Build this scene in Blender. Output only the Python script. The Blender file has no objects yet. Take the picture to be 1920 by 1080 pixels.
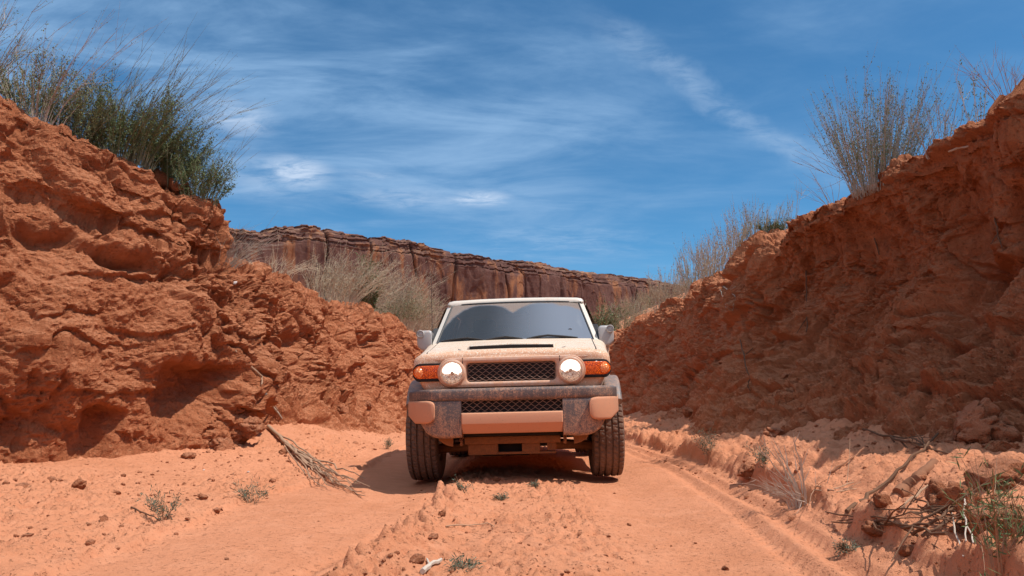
import bpy, bmesh, math, random
import numpy as np
from mathutils import Vector, Matrix
from mathutils.bvhtree import BVHTree

SC = bpy.context.scene
COL = SC.collection
R = math.radians

# ------------------------------------------------------------------ camera
CAM_H = 0.72
PITCH = R(8.41)
FPX = 26.0 / 36.0 * 1920.0
cam_d = bpy.data.cameras.new('camera')
cam = bpy.data.objects.new('camera', cam_d)
COL.objects.link(cam)
cam.location = (0, 0, CAM_H)
cam.rotation_euler = (R(90) + PITCH, 0, 0)
cam_d.sensor_width = 36.0
cam_d.lens = 26.0
cam_d.clip_start = 0.05
cam_d.clip_end = 12000
SC.camera = cam

# ------------------------------------------------------------------ light
TO_SUN = Vector((0.46, -0.12, 0.88)).normalized()
SUN_EL = math.asin(TO_SUN.z)
SUN_ROT = math.atan2(TO_SUN.x, TO_SUN.y)
sl = bpy.data.lights.new('sun', 'SUN')
sl.energy = 2.75
sl.angle = R(0.5)
sl.color = (1.0, 0.95, 0.88)
so = bpy.data.objects.new('sun', sl)
COL.objects.link(so)
so.rotation_euler = TO_SUN.to_track_quat('Z', 'Y').to_euler()
so.location = (0, 0, 60)

SC.view_settings.view_transform = 'Standard'
SC.view_settings.look = 'None'
SC.view_settings.exposure = 0.78
SC.view_settings.gamma = 1.0
SC.render.engine = 'CYCLES'
SC.cycles.max_bounces = 6
SC.cycles.transparent_max_bounces = 12


def px_dir(px, py):
    a, b = (px - 960) / FPX, (540 - py) / FPX
    f = Vector((0, math.cos(PITCH), math.sin(PITCH)))
    u = Vector((0, -math.sin(PITCH), math.cos(PITCH)))
    return (Vector((a, 0, 0)) + u * b + f).normalized()


# ------------------------------------------------------------------ world
class NT:
    """tiny helper for node trees"""
    def __init__(self, tree):
        self.t = tree
        self.n = tree.nodes
        self.l = tree.links

    def node(self, kind, **kw):
        nd = self.n.new(kind)
        for k, v in kw.items():
            setattr(nd, k, v)
        return nd

    def put(self, sock, v):
        if isinstance(v, bpy.types.NodeSocket):
            self.l.new(v, sock)
        elif v is not None:
            if isinstance(v, (tuple, list)) and sock.type == 'RGBA' and len(v) == 3:
                v = tuple(v) + (1.0,)
            sock.default_value = v

    def math(self, op, a, b=None, c=None, clamp=False):
        nd = self.node('ShaderNodeMath', operation=op)
        nd.use_clamp = clamp
        for i, v in enumerate((a, b, c)):
            if v is not None:
                self.put(nd.inputs[i], v)
        return nd.outputs[0]

    def vmath(self, op, a, b=None):
        nd = self.node('ShaderNodeVectorMath', operation=op)
        self.put(nd.inputs[0], a)
        if b is not None:
            self.put(nd.inputs[1], b)
        return nd.outputs['Value'] if op in ('DOT_PRODUCT', 'LENGTH', 'DISTANCE') else nd.outputs[0]

    def mix(self, f, a, b, blend='MIX'):
        nd = self.node('ShaderNodeMix', data_type='RGBA', blend_type=blend)
        self.put(nd.inputs[0], f)
        self.put(nd.inputs[6], a)
        self.put(nd.inputs[7], b)
        return nd.outputs[2]

    def noise(self, vec, scale, detail=4, rough=0.55, dist=0.0):
        nd = self.node('ShaderNodeTexNoise')
        if vec is not None:
            self.put(nd.inputs['Vector'], vec)
        nd.inputs['Scale'].default_value = scale
        nd.inputs['Detail'].default_value = detail
        nd.inputs['Roughness'].default_value = rough
        nd.inputs['Distortion'].default_value = dist
        return nd.outputs['Fac']

    def mapping(self, vec, scale=(1, 1, 1), rot=(0, 0, 0), loc=(0, 0, 0)):
        nd = self.node('ShaderNodeMapping')
        self.put(nd.inputs[0], vec)
        nd.inputs['Location'].default_value = loc
        nd.inputs['Rotation'].default_value = rot
        nd.inputs['Scale'].default_value = scale
        return nd.outputs[0]

    def smooth(self, x, lo, hi, a=0.0, b=1.0):
        nd = self.node('ShaderNodeMapRange', interpolation_type='SMOOTHSTEP')
        self.put(nd.inputs[0], x)
        nd.inputs[1].default_value = lo
        nd.inputs[2].default_value = hi
        nd.inputs[3].default_value = a
        nd.inputs[4].default_value = b
        return nd.outputs[0]


world = bpy.data.worlds.new('World')
SC.world = world
world.use_nodes = True
world.node_tree.nodes.clear()
W = NT(world.node_tree)
wout = W.node('ShaderNodeOutputWorld')
bg = W.node('ShaderNodeBackground')
SKY_S = 0.096
bg.inputs[1].default_value = SKY_S
W.l.new(bg.outputs[0], wout.inputs[0])
sky = W.node('ShaderNodeTexSky', sky_type='NISHITA')
sky.sun_disc = False
sky.sun_elevation = SUN_EL
sky.sun_rotation = SUN_ROT
sky.altitude = 1500
sky.air_density = 1.0
sky.dust_density = 0.3
sky.ozone_density = 2.0
tc = W.node('ShaderNodeTexCoord')
D = tc.outputs['Generated']
sep = W.node('ShaderNodeSeparateXYZ')
W.put(sep.inputs[0], D)
zz = W.math('ADD', W.math('MAXIMUM', sep.outputs[2], 0.0), 0.12)
comb = W.node('ShaderNodeCombineXYZ')
W.put(comb.inputs[0], W.math('DIVIDE', sep.outputs[0], zz))
W.put(comb.inputs[1], W.math('DIVIDE', sep.outputs[1], zz))
UV = comb.outputs[0]
skyc = W.mix(1.0, sky.outputs[0], (0.30, 0.63, 0.76), 'MULTIPLY')


def blob(px, py, rx, ry, lo=0.0, hi=1.0):
    """soft patch of cirrus round a direction of the sky (angles, not pixels of the picture)"""
    d = px_dir(px, py)
    s = Vector((d.y, -d.x, 0)).normalized()
    u = s.cross(d)
    a = W.math('DIVIDE', W.vmath('DOT_PRODUCT', D, tuple(s)), rx)
    b = W.math('DIVIDE', W.vmath('DOT_PRODUCT', D, tuple(u)), ry)
    q = W.math('ADD', W.math('MULTIPLY', a, a), W.math('MULTIPLY', b, b))
    q = W.math('SQRT', q)
    front = W.math('GREATER_THAN', W.vmath('DOT_PRODUCT', D, tuple(d)), 0.0)
    return W.math('MULTIPLY', W.smooth(q, 1.0, 0.0), front)


n_big = W.noise(W.mapping(UV, (0.55, 0.9, 1), (0, 0, R(28))), 1.6, 7, 0.55, 0.6)
n_str = W.noise(W.mapping(UV, (0.7, 1.5, 1), (0, 0, R(-32))), 2.4, 10, 0.62, 0.5)
n_fine = W.noise(W.mapping(UV, (1.0, 1.9, 1), (0, 0, R(-30))), 7.0, 10, 0.66, 0.6)
veil = W.smooth(W.math('ADD', W.math('MULTIPLY', n_big, 0.6), W.math('MULTIPLY', n_str, 0.5)), 0.42, 0.80)
leftv = blob(160, 40, 0.75, 0.50)
veil = W.math('ADD', W.math('MULTIPLY', veil, 0.55), W.math('MULTIPLY', W.math('MULTIPLY', leftv, 1.7), W.math('MULTIPLY', W.smooth(n_big, 0.25, 0.75), W.smooth(n_str, 0.2, 0.8))))
veil = W.math('ADD', veil, W.math('MULTIPLY', W.math('MULTIPLY', blob(880, 250, 0.33, 0.17), n_str), 0.75))
lowv = W.math('MULTIPLY', blob(1050, 455, 0.26, 0.04), W.smooth(n_fine, 0.35, 0.75))
veil = W.math('ADD', veil, W.math('MULTIPLY', lowv, 0.5))
# brighter wisps
wis = None
for (px, py, rx, ry, k) in ((900, 372, 0.055, 0.016, 1.1), (760, 372, 0.13, 0.022, 0.42), (445, 222, 0.065, 0.035, 0.75),
                            (560, 322, 0.055, 0.028, 0.95), (500, 330, 0.10, 0.05, 0.35), (690, 330, 0.07, 0.012, 0.3)):
    w = W.math('MULTIPLY', W.math('MULTIPLY', blob(px, py, rx, ry), W.smooth(n_fine, 0.28, 0.66)), k)
    wis = w if wis is None else W.math('ADD', wis, w)
# old contrail
d1, d2 = px_dir(1130, 40), px_dir(1560, 330)
dm = px_dir(1350, 190)
nrm = d1.cross(d2).normalized()
alongv = (d2 - d1).normalized()
wob = W.math('MULTIPLY', W.math('SUBTRACT', W.noise(D, 7.0, 5, 0.65), 0.5), 0.07)
dist = W.math('ABSOLUTE', W.math('ADD', W.vmath('DOT_PRODUCT', D, tuple(nrm)), wob))
lng = W.math('ABSOLUTE', W.math('SUBTRACT', W.vmath('DOT_PRODUCT', D, tuple(alongv)), dm.dot(alongv)))
trail = W.math('MULTIPLY', W.smooth(dist, 0.024, 0.001), W.smooth(lng, 0.23, 0.10))
trail = W.math('MULTIPLY', trail, W.math('GREATER_THAN', W.vmath('DOT_PRODUCT', D, tuple(dm)), 0.5))
trail = W.math('MULTIPLY', trail, W.smooth(n_fine, 0.25, 0.62))
c1 = W.mix(W.smooth(veil, -0.08, 1.15, 0.0, 0.9), skyc, (1.75, 2.95, 4.6))
c2 = W.mix(W.math('MULTIPLY', trail, 0.40, clamp=True), c1, (2.5, 3.5, 4.9))
c3 = W.mix(W.math('MINIMUM', wis, 0.9), c2, (3.6, 4.4, 5.6))
# bright cloud out of view overhead and behind the camera, added as fill light
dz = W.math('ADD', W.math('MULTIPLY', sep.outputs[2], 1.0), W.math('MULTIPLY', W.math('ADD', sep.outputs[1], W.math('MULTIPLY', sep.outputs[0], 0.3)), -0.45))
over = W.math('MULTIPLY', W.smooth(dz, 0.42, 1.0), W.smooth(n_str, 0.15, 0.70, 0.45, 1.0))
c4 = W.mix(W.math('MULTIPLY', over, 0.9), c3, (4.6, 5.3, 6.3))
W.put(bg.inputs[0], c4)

# ------------------------------------------------------------------ noise in numpy
def _hash(ix, iy, iz, seed):
    u = np.uint32
    h = ix.astype(u) * u(374761393) + iy.astype(u) * u(668265263) + iz.astype(u) * u(2147483647) + u((seed * 1274126177) & 0xFFFFFFFF)
    h = (h ^ (h >> u(13))) * u(1274126177)
    h = (h ^ (h >> u(16))) * u(2246822519)
    return h ^ (h >> u(15))


_G = np.array([[1, 1, 0], [-1, 1, 0], [1, -1, 0], [-1, -1, 0], [1, 0, 1], [-1, 0, 1], [1, 0, -1], [-1, 0, -1],
               [0, 1, 1], [0, -1, 1], [0, 1, -1], [0, -1, -1], [1, 1, 0], [-1, 1, 0], [0, -1, 1], [0, -1, -1]], np.float32)


def perlin(P, seed=0):
    P = np.asarray(P, float)
    I = np.floor(P)
    F = (P - I).astype(np.float32)
    I = I.astype(np.int64)
    x, y, z = F[..., 0], F[..., 1], F[..., 2]
    ux, uy, uz = (t * t * t * (t * (t * 6 - 15) + 10) for t in (x, y, z))
    ix, iy, iz = I[..., 0], I[..., 1], I[..., 2]
    gx_, gy_, gz_ = _G[:, 0].copy(), _G[:, 1].copy(), _G[:, 2].copy()

    def corner(dx, dy, dz):
        k = _hash(ix + dx, iy + dy, iz + dz, seed) & np.uint32(15)
        return gx_[k] * (x - dx) + gy_[k] * (y - dy) + gz_[k] * (z - dz)

    def ln(a, b, t):
        return a + (b - a) * t
    r = [ln(ln(corner(0, 0, dz), corner(1, 0, dz), ux), ln(corner(0, 1, dz), corner(1, 1, dz), ux), uy) for dz in (0, 1)]
    return (ln(r[0], r[1], uz) * np.float32(1.25)).astype(float)


def fbm(P, octv=4, seed=0, gain=0.5, lac=2.03):
    P = np.asarray(P, float)
    a, s, t = 1.0, 0.0, 0.0
    for k in range(octv):
        s = s + a * perlin(P, seed + k * 17)
        t += a
        a *= gain
        P = P * lac + 13.7
    return s / t


def billow(P, octv=3, seed=0, gain=0.5):
    P = np.asarray(P, float)
    a, s, t = 1.0, 0.0, 0.0
    for k in range(octv):
        s = s + a * np.abs(perlin(P, seed + k * 17))
        t += a
        a *= gain
        P = P * 2.03 + 7.3
    return s / t


def worley(P, seed=0):
    P = np.asarray(P, float)
    I = np.floor(P).astype(np.int64)
    f1 = np.full(P.shape[:-1], 9.0)
    f2 = np.full(P.shape[:-1], 9.0)
    for dx in (-1, 0, 1):
        for dy in (-1, 0, 1):
            for dz in (-1, 0, 1):
                c = I + np.array([dx, dy, dz])
                h = _hash(c[..., 0], c[..., 1], c[..., 2], seed)
                h = h.astype(np.int64)
                q = np.stack([(h & 1023) / 1023.0, ((h >> 10) & 1023) / 1023.0, ((h >> 20) & 1023) / 1023.0], -1)
                d = np.linalg.norm(c + q - P, axis=-1)
                n1 = np.minimum(f1, d)
                f2 = np.minimum(np.maximum(f1, d), f2)
                f1 = n1
    return f1, f2


def sstep(x, a, b):
    t = np.clip((np.asarray(x, float) - a) / (b - a), 0, 1)
    return t * t * (3 - 2 * t)


# ------------------------------------------------------------------ mesh helpers
def link(name, me, mat=None, parent=None):
    o = bpy.data.objects.new(name, me)
    COL.objects.link(o)
    if mat is not None:
        for m in (mat if isinstance(mat, (list, tuple)) else [mat]):
            me.materials.append(m)
    if parent is not None:
        o.parent = parent
    return o


def fast_mesh(name, V, F, smooth=True, angle=None):
    """V (n,3), F (m,k) int array, all faces with k corners"""
    V = np.asarray(V, np.float32).reshape(-1, 3)
    F = np.asarray(F, np.int32)
    me = bpy.data.meshes.new(name)
    k = F.shape[1]
    me.vertices.add(len(V))
    me.vertices.foreach_set('co', V.ravel())
    me.loops.add(F.size)
    me.loops.foreach_set('vertex_index', F.ravel())
    me.polygons.add(len(F))
    me.polygons.foreach_set('loop_start', np.arange(0, F.size, k, dtype=np.int32))
    me.polygons.foreach_set('loop_total', np.full(len(F), k, np.int32))
    me.update(calc_edges=True)
    me.polygons.foreach_set('use_smooth', np.full(len(F), bool(smooth)))
    if angle is not None:
        me.set_sharp_from_angle(angle=R(angle))
    return me


def grid_mesh(name, P, flip=False, **kw):
    nu, nv = P.shape[:2]
    idx = np.arange(nu * nv).reshape(nu, nv)
    a, b, c, d = idx[:-1, :-1], idx[1:, :-1], idx[1:, 1:], idx[:-1, 1:]
    F = np.stack([a, b, c, d] if not flip else [a, d, c, b], -1).reshape(-1, 4)
    return fast_mesh(name, P.reshape(-1, 3), F, **kw)


class MB:
    """collects shapes; build() links them as one mesh object"""
    def __init__(self):
        self.v, self.f = [], []

    def add(self, V, F):
        o = len(self.v)
        self.v += [tuple(map(float, p)) for p in V]
        self.f += [tuple(int(i) + o for i in q) for q in F]
        return self

    def loft(self, secs, caps=True, closed=True):
        """secs: list of loops of points, all of one length"""
        m = len(secs[0])
        V = [p for s in secs for p in s]
        F = []
        for i in range(len(secs) - 1):
            for j in range(m if closed else m - 1):
                k = (j + 1) % m
                F.append((i * m + j, i * m + k, (i + 1) * m + k, (i + 1) * m + j))
        if caps and closed:
            F.append(tuple(range(m))[::-1])
            F.append(tuple((len(secs) - 1) * m + j for j in range(m)))
        return self.add(V, F)

    def box(self, c, s, r=0.0):
        """box with chamfered edges along its longest outline"""
        x, y, z = c
        a, b, h = s[0] / 2, s[1] / 2, s[2] / 2
        r = min(r, a * .9, b * .9, h * .9)
        if r <= 0:
            V = [(x + i * a, y + j * b, z + k * h) for k in (-1, 1) for i, j in ((-1, -1), (1, -1), (1, 1), (-1, 1))]
            return self.add(V, [(3, 2, 1, 0), (4, 5, 6, 7), (0, 1, 5, 4), (1, 2, 6, 5), (2, 3, 7, 6), (3, 0, 4, 7)])
        secs = []
        for dz, ins in ((-h, r), (-h + r * .3, r * .3), (-h + r, 0), (h - r, 0), (h - r * .3, r * .3), (h, r)):
            secs.append([(x + px, y + py, z + dz) for px, py in rrect(a - ins, b - ins, max(r - ins * .6, r * .3), 3)])
        return self.loft(secs)

    def tube(self, pts, rad, n=6, caps=True):
        pts = [Vector(p) for p in pts]
        if not hasattr(rad, '__len__'):
            rad = [rad] * len(pts)
        secs = []
        ref = None
        for i, p in enumerate(pts):
            t = (pts[min(i + 1, len(pts) - 1)] - pts[max(i - 1, 0)])
            if t.length < 1e-9:
                t = Vector((0, 0, 1))
            t.normalize()
            if ref is None:
                ref = Vector((0, 0, 1)) if abs(t.z) < .9 else Vector((1, 0, 0))
            a = (ref - t * ref.dot(t)).normalized()
            ref = a
            b = t.cross(a)
            secs.append([p + (a * math.cos(q) + b * math.sin(q)) * rad[i] for q in (2 * math.pi * k / n for k in range(n))])
        return self.loft(secs, caps)

    def lathe(self, prof, c, axis='x', n=32, caps=False):
        """prof: (along axis, radius)"""
        secs = []
        for (t, r) in prof:
            s = []
            for k in range(n):
                q = 2 * math.pi * k / n
                u, w = r * math.cos(q), r * math.sin(q)
                s.append({'x': (c[0] + t, c[1] + u, c[2] + w), 'y': (c[0] + u, c[1] + t, c[2] + w), 'z': (c[0] + u, c[1] + w, c[2] + t)}[axis])
            secs.append(s)
        return self.loft(secs, caps)

    def build(self, name, mat, parent=None, angle=35, bevel=0, subsurf=0, fix=True):
        me = bpy.data.meshes.new(name)
        me.from_pydata(self.v, [], self.f)
        if fix:
            bm = bmesh.new()
            bm.from_mesh(me)
            bmesh.ops.recalc_face_normals(bm, faces=bm.faces)
            bm.to_mesh(me)
            bm.free()
        for p in me.polygons:
            p.use_smooth = True
        me.set_sharp_from_angle(angle=R(angle))
        o = link(name, me, mat, parent)
        if bevel:
            md = o.modifiers.new('bevel', 'BEVEL')
            md.width = bevel
            md.segments = 2
            md.limit_method = 'ANGLE'
            md.angle_limit = R(40)
        if subsurf:
            md = o.modifiers.new('subd', 'SUBSURF')
            md.levels = md.render_levels = subsurf
        return o


def rrect(a, b, r, n=4):
    """rounded rectangle outline, half sizes a, b"""
    r = min(r, a, b)
    out = []
    for cx, cy, q0 in ((a - r, b - r, 0), (-a + r, b - r, 90), (-a + r, -b + r, 180), (a - r, -b + r, 270)):
        for k in range(n + 1):
            q = R(q0 + 90 * k / n)
            out.append((cx + r * math.cos(q), cy + r * math.sin(q)))
    return out


def tag(o, label=None, cat=None, group=None, kind=None):
    if label:
        o['label'] = label
    if cat:
        o['category'] = cat
    if group:
        o['group'] = group
    if kind:
        o['kind'] = kind
    return o


def empty(name, loc=(0, 0, 0)):
    o = bpy.data.objects.new(name, None)
    COL.objects.link(o)
    o.location = loc
    o.empty_display_size = 0.2
    return o


# ------------------------------------------------------------------ materials
def new_mat(name):
    m = bpy.data.materials.new(name)
    m.use_nodes = True
    m.node_tree.nodes.clear()
    T = NT(m.node_tree)
    out = T.node('ShaderNodeOutputMaterial')
    return m, T, out


def bsdf(T, out, base, rough=0.8, metal=0.0, spec=0.5, bump=None, bstr=0.3, bdist=0.01, **kw):
    b = T.node('ShaderNodeBsdfPrincipled')
    T.put(b.inputs['Base Color'], base)
    T.put(b.inputs['Roughness'], rough)
    T.put(b.inputs['Metallic'], metal)
    T.put(b.inputs['Specular IOR Level'], spec)
    for k, v in kw.items():
        T.put(b.inputs[k], v)
    if bump is not None:
        bp = T.node('ShaderNodeBump')
        bp.inputs['Strength'].default_value = bstr
        bp.inputs['Distance'].default_value = bdist
        T.put(bp.inputs['Height'], bump)
        T.l.new(bp.outputs[0], b.inputs['Normal'])
    T.l.new(b.outputs[0], out.inputs[0])
    return b


def simple(name, col, rough=0.7, metal=0.0, spec=0.5, var=0.25, scale=20, coord='Object', **kw):
    m, T, out = new_mat(name)
    t = T.node('ShaderNodeTexCoord')
    n = T.noise(t.outputs[coord], scale, 5, 0.6)
    c = T.mix(n, tuple(max(0, v * (1 - var)) for v in col), tuple(v * (1 + var) for v in col))
    bsdf(T, out, c, rough, metal, spec, **kw)
    return m


def soil(name, c_lo, c_mid, c_hi, sandy=None, fine=1.0, strata=False):
    m, T, out = new_mat(name)
    t = T.node('ShaderNodeTexCoord').outputs['Object']
    n1 = T.noise(t, 0.9, 6, 0.6)
    n2 = T.noise(t, 7.0, 8, 0.65)
    n3 = T.noise(t, 60.0, 4, 0.6)
    c = T.mix(T.smooth(n1, 0.3, 0.7), c_lo, c_mid)
    c = T.mix(T.smooth(n2, 0.42, 0.75), c, c_hi)
    c = T.mix(T.smooth(n3, 0.60, 0.74, 0, 0.30), c, tuple(v * 0.55 for v in c_lo))
    if strata:
        st = T.noise(T.mapping(t, (0.25, 0.25, 5.0)), 2.2, 6, 0.6)
        c = T.mix(T.smooth(st, 0.5, 0.72, 0, 0.55), c, tuple(v * 0.72 for v in c_lo))
    if sandy is not None:
        g = T.node('ShaderNodeNewGeometry')
        s = T.node('ShaderNodeSeparateXYZ')
        T.put(s.inputs[0], g.outputs['Normal'])
        up = T.math('ADD', s.outputs[2], T.math('MULTIPLY', T.math('SUBTRACT', n2, 0.5), 0.7))
        c = T.mix(T.smooth(up, 0.45, 0.95, 0, 0.85), c, sandy)
    h = T.math('ADD', T.math('MULTIPLY', T.noise(t, 24.0, 9, 0.72), 1.0), T.math('MULTIPLY', T.noise(t, 110.0, 5, 0.7), 0.45))
    pits = T.noise(t, 46.0, 3, 0.6)
    h = T.math('SUBTRACT', h, T.smooth(pits, 0.58, 0.70, 0, 0.55))
    c = T.mix(T.smooth(pits, 0.60, 0.72, 0, 0.20), c, tuple(v * 0.5 for v in c_lo))  # shade of the pits painted into the colour as well
    c = T.mix(T.smooth(T.noise(t, 170.0, 3, 0.6), 0.35, 0.7, 0, 0.22), c, c_hi)
    bsdf(T, out, c, 0.95, 0, 0.12, bump=h, bstr=1.0, bdist=0.044 * fine)
    return m


M = {}
M['bank'] = soil('bank_soil', (0.41, 0.132, 0.056), (0.53, 0.186, 0.084), (0.59, 0.226, 0.108), sandy=(0.62, 0.250, 0.126), strata=True)
M['sand'] = soil('track_sand', (0.55, 0.218, 0.109), (0.63, 0.262, 0.139), (0.66, 0.285, 0.156), fine=0.32)
M['clod'] = soil('clod_soil', (0.43, 0.152, 0.071), (0.52, 0.196, 0.097), (0.57, 0.226, 0.116), sandy=(0.61, 0.258, 0.142))
M['twig'] = simple('dry_twig', (0.40, 0.245, 0.155), 0.85, scale=9, var=.35, spec=.2)
M['twig_pale'] = simple('bleached_twig', (0.52, 0.43, 0.35), 0.8, scale=9, var=.2, spec=.2)
M['twig_grey'] = simple('grey_twig', (0.40, 0.335, 0.27), 0.85, scale=6, var=.35, spec=.2)
M['twig_dark'] = simple('dark_branch', (0.16, 0.088, 0.055), 0.95, scale=9, var=.35, spec=.03)
M['twig_olive'] = simple('olive_twig', (0.22, 0.20, 0.12), 0.85, scale=6, var=.35, spec=.1)
M['straw'] = simple('pale_straw', (0.50, 0.39, 0.27), 0.85, scale=5, var=.35, spec=.2)
M['bark'] = simple('dusty_log', (0.27, 0.12, 0.065), 0.9, scale=14, var=.35, spec=.2)
M['leaf'] = simple('dusty_green_leaf', (0.118, 0.155, 0.060), 0.75, scale=8, var=.45, spec=.25)
M['leaf_olive'] = simple('olive_leaf', (0.165, 0.185, 0.082), 0.75, scale=8, var=.4, spec=.25)
M['leaf_blue'] = simple('blue_green_leaf', (0.095, 0.135, 0.09), 0.7, scale=20, var=.35, spec=.25)
M['leaf_pale'] = simple('pale_dry_leaf', (0.36, 0.29, 0.19), 0.85, scale=6, var=.35, spec=.2)
M['chip'] = simple('pale_chip', (0.62, 0.55, 0.5), 0.7, scale=30)

# ------------------------------------------------------------------ ground
def ridge_line(x, y, pts, w):
    """gaussian round a polyline given as x against y"""
    pts = np.array(pts, float)
    xc = np.interp(y, pts[:, 1], pts[:, 0])
    return np.exp(-((x - xc) / w) ** 2)


def ground_z(x, y):
    x = np.asarray(x, float)
    y = np.asarray(y, float)
    P = np.stack([x, y, np.zeros_like(x)], -1)
    wob = 0.08 * fbm(P * [0.5, 0.35, 1], 2, 3)
    xs = x + wob
    z = 0.022 * np.clip(x, -1.6, 1.6)
    z = z - 0.035 * np.exp(-((np.abs(xs) - 0.82) / 0.27) ** 2)
    z = z + (0.048 - 0.022 * sstep(y, 4.6, 5.8)) * np.exp(-(xs / 0.38) ** 2)
    z = z + 0.02 * fbm(P * 0.9, 3, 11)
    # outer slopes up to the walls
    z = z + 0.30 * np.maximum(x - 1.75, 0) ** 1.15 + 0.055 * np.maximum(-x - 1.65, 0) ** 1.1
    z = z + 0.30 * sstep(-x, 1.5, 3.2) * sstep(y, 6.0, 9.5)
    # berm along the right edge of the track, broken into clods
    bil = billow(P * 7.0, 3, 21)
    bl2 = billow(P * 17.0, 3, 22)
    berm = ridge_line(xs, y, [(1.50, 0), (1.52, 3.0), (1.66, 4.2), (1.80, 6.0), (1.78, 9), (1.72, 14), (1.6, 30)], 0.13)
    berm2 = ridge_line(xs, y, [(1.82, 0), (1.86, 3.0), (2.0, 4.2), (2.1, 6.0), (2.0, 9), (1.9, 14), (1.8, 30)], 0.20)
    z = z + berm * (0.055 + 0.11 * (bil - 0.2) + 0.05 * bl2) + berm2 * (0.03 + 0.10 * (bil - .2) + 0.04 * bl2)
    # cloddy ridge left of the middle
    rl = ridge_line(xs, y, [(-0.62, 0), (-0.53, 3.0), (-0.44, 4.4), (-0.40, 5.6), (-0.42, 7), (-0.5, 30)], 0.13)
    rl = rl * sstep(y, 6.3, 4.6)
    # small broken scarps where the wheels have cut down
    jag = 0.10 * fbm(P * 2.6, 4, 61, 0.6)
    e1 = np.interp(y, [0, 3.0, 4.2, 6.0, 9, 14, 30], [1.42, 1.44, 1.57, 1.70, 1.66, 1.6, 1.5])
    z = z + 0.085 * sstep(xs + jag - e1, 0.0, 0.045) * (0.4 + 1.0 * sstep(fbm(P * 1.2, 2, 62), -.3, .2))
    e2 = np.interp(y, [0, 3.0, 4.4, 5.6, 7, 30], [-0.70, -0.60, -0.50, -0.45, -0.45, -.5])
    z = z + 0.075 * sstep(xs + jag - e2, 0.0, 0.05) * sstep(xs - e2, 0.42, 0.12) * sstep(y, 6.2, 4.4)
    e3 = np.interp(y, [0, 3.0, 4.7, 7.6, 12], [-1.85, -1.78, -1.75, -1.45, -1.4])
    z = z + 0.035 * sstep(-(xs + jag) + e3, 0.0, 0.05)
    z = z + rl * (0.02 + 0.17 * (bil - 0.22) + 0.07 * (bl2 - .2))
    # rough soil left of the track
    rough = sstep(-x, 1.55, 1.95)
    z = z + rough * (0.042 * (bil - 0.25) + 0.045 * (bl2 - 0.25)) * (0.35 + 1.3 * sstep(fbm(P * 0.8, 2, 5), -0.15, 0.35))
    z = z + 0.10 * rough * (billow(P * 3.1, 2, 41) - 0.25) * sstep(y, 5.2, 3.2)
    rgt = sstep(x, 1.9, 2.3)
    z = z + rgt * (0.10 * (billow(P * 3.3, 3, 77) - 0.2) + 0.05 * bl2)
    # tyre marks
    for (pts, w, d) in (([(-0.98, 0), (-0.90, 3.0), (-0.66, 4.5), (-0.55, 5.8), (-0.58, 8), (-0.6, 30)], 0.045, 0.014),
                        ([(-0.80, 0), (-0.72, 3.0), (-0.55, 4.5), (-0.47, 5.8), (-0.5, 8), (-0.5, 30)], 0.040, 0.012),
                        ([(1.05, 0), (1.10, 3.0), (1.24, 4.4), (1.38, 6.2), (1.38, 9), (1.3, 30)], 0.045, 0.018),
                        ([(1.22, 0), (1.27, 3.0), (1.42, 4.4), (1.53, 6.2), (1.50, 9), (1.4, 30)], 0.040, 0.016)):
        g = ridge_line(xs, y, pts, w)
        z = z - d * g + d * 0.7 * ridge_line(xs - w * 1.9, y, pts, w * .6)
        z = z - 0.011 * g * (np.sin(y * 70 + 4 * np.sin(x * 30)) > 0.2)
    mid = sstep(np.abs(x), 0.62, 0.40)
    z = z + mid * 0.034 * (bl2 - .2) * 2 * (0.4 + sstep(fbm(P * 1.7, 2, 8), -.1, .4))
    z = z - mid * 0.024 * sstep(fbm(P * [16, 11, 1], 2, 32), .16, .34)
    z = z + 0.006 * fbm(P * 10, 4, 31, .6)
    z = z + 2.9 * sstep(y, 25, 35)
    return z + 0.055


def spaced(lo, hi, near, step, growth):
    """coordinates from lo to hi, step wide near 'near' and wider with distance"""
    out = [near]
    v = near
    while v < hi:
        v += max(step, (v - near) * growth + step)
        out.append(min(v, hi))
    v = near
    left = []
    while v > lo:
        v -= max(step, (near - v) * growth + step)
        left.append(max(v, lo))
    return np.array(left[::-1] + out)


gx = np.concatenate([np.linspace(-14, -5.2, 20)[:-1], np.linspace(-5.2, 3.6, 640), np.linspace(3.6, 14, 20)[1:]])
gy = np.concatenate([np.linspace(-8, 2.2, 26)[:-1], 2.2 * (1.0038 ** np.arange(0, 555))])
gy = np.concatenate([gy, np.linspace(gy[-1], 37, 50)[1:]])
GX, GY = np.meshgrid(gx, gy, indexing='ij')
GZ = ground_z(GX, GY)
ground = link('ground', grid_mesh('ground', np.stack([GX, GY, GZ], -1)), M['sand'])
tag(ground, 'sandy red dirt track with tyre ruts at the bottom of the cut', 'ground', kind='structure')


# ------------------------------------------------------------------ the two earth banks
def smooth_path(pts, n=4000, win=0.5):
    pts = np.array(pts, float)
    seg = np.r_[0, np.cumsum(np.linalg.norm(np.diff(pts, axis=0), axis=1))]
    s = np.linspace(0, seg[-1], n)
    xy = np.stack([np.interp(s, seg, pts[:, 0]), np.interp(s, seg, pts[:, 1])], -1)
    k = max(3, int(win / (s[1] - s[0])))
    ker = np.hanning(k + 2)[1:-1]
    ker /= ker.sum()

    def sm(a):
        pad = np.r_[np.full(k, a[0]) + (np.arange(-k, 0)) * (a[1] - a[0]), a, np.full(k, a[-1]) + np.arange(1, k + 1) * (a[-1] - a[-2])]
        return np.convolve(pad, ker, 'same')[k:-k]
    xy = np.stack([sm(xy[:, 0]), sm(xy[:, 1])], -1)
    return s, xy


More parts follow.
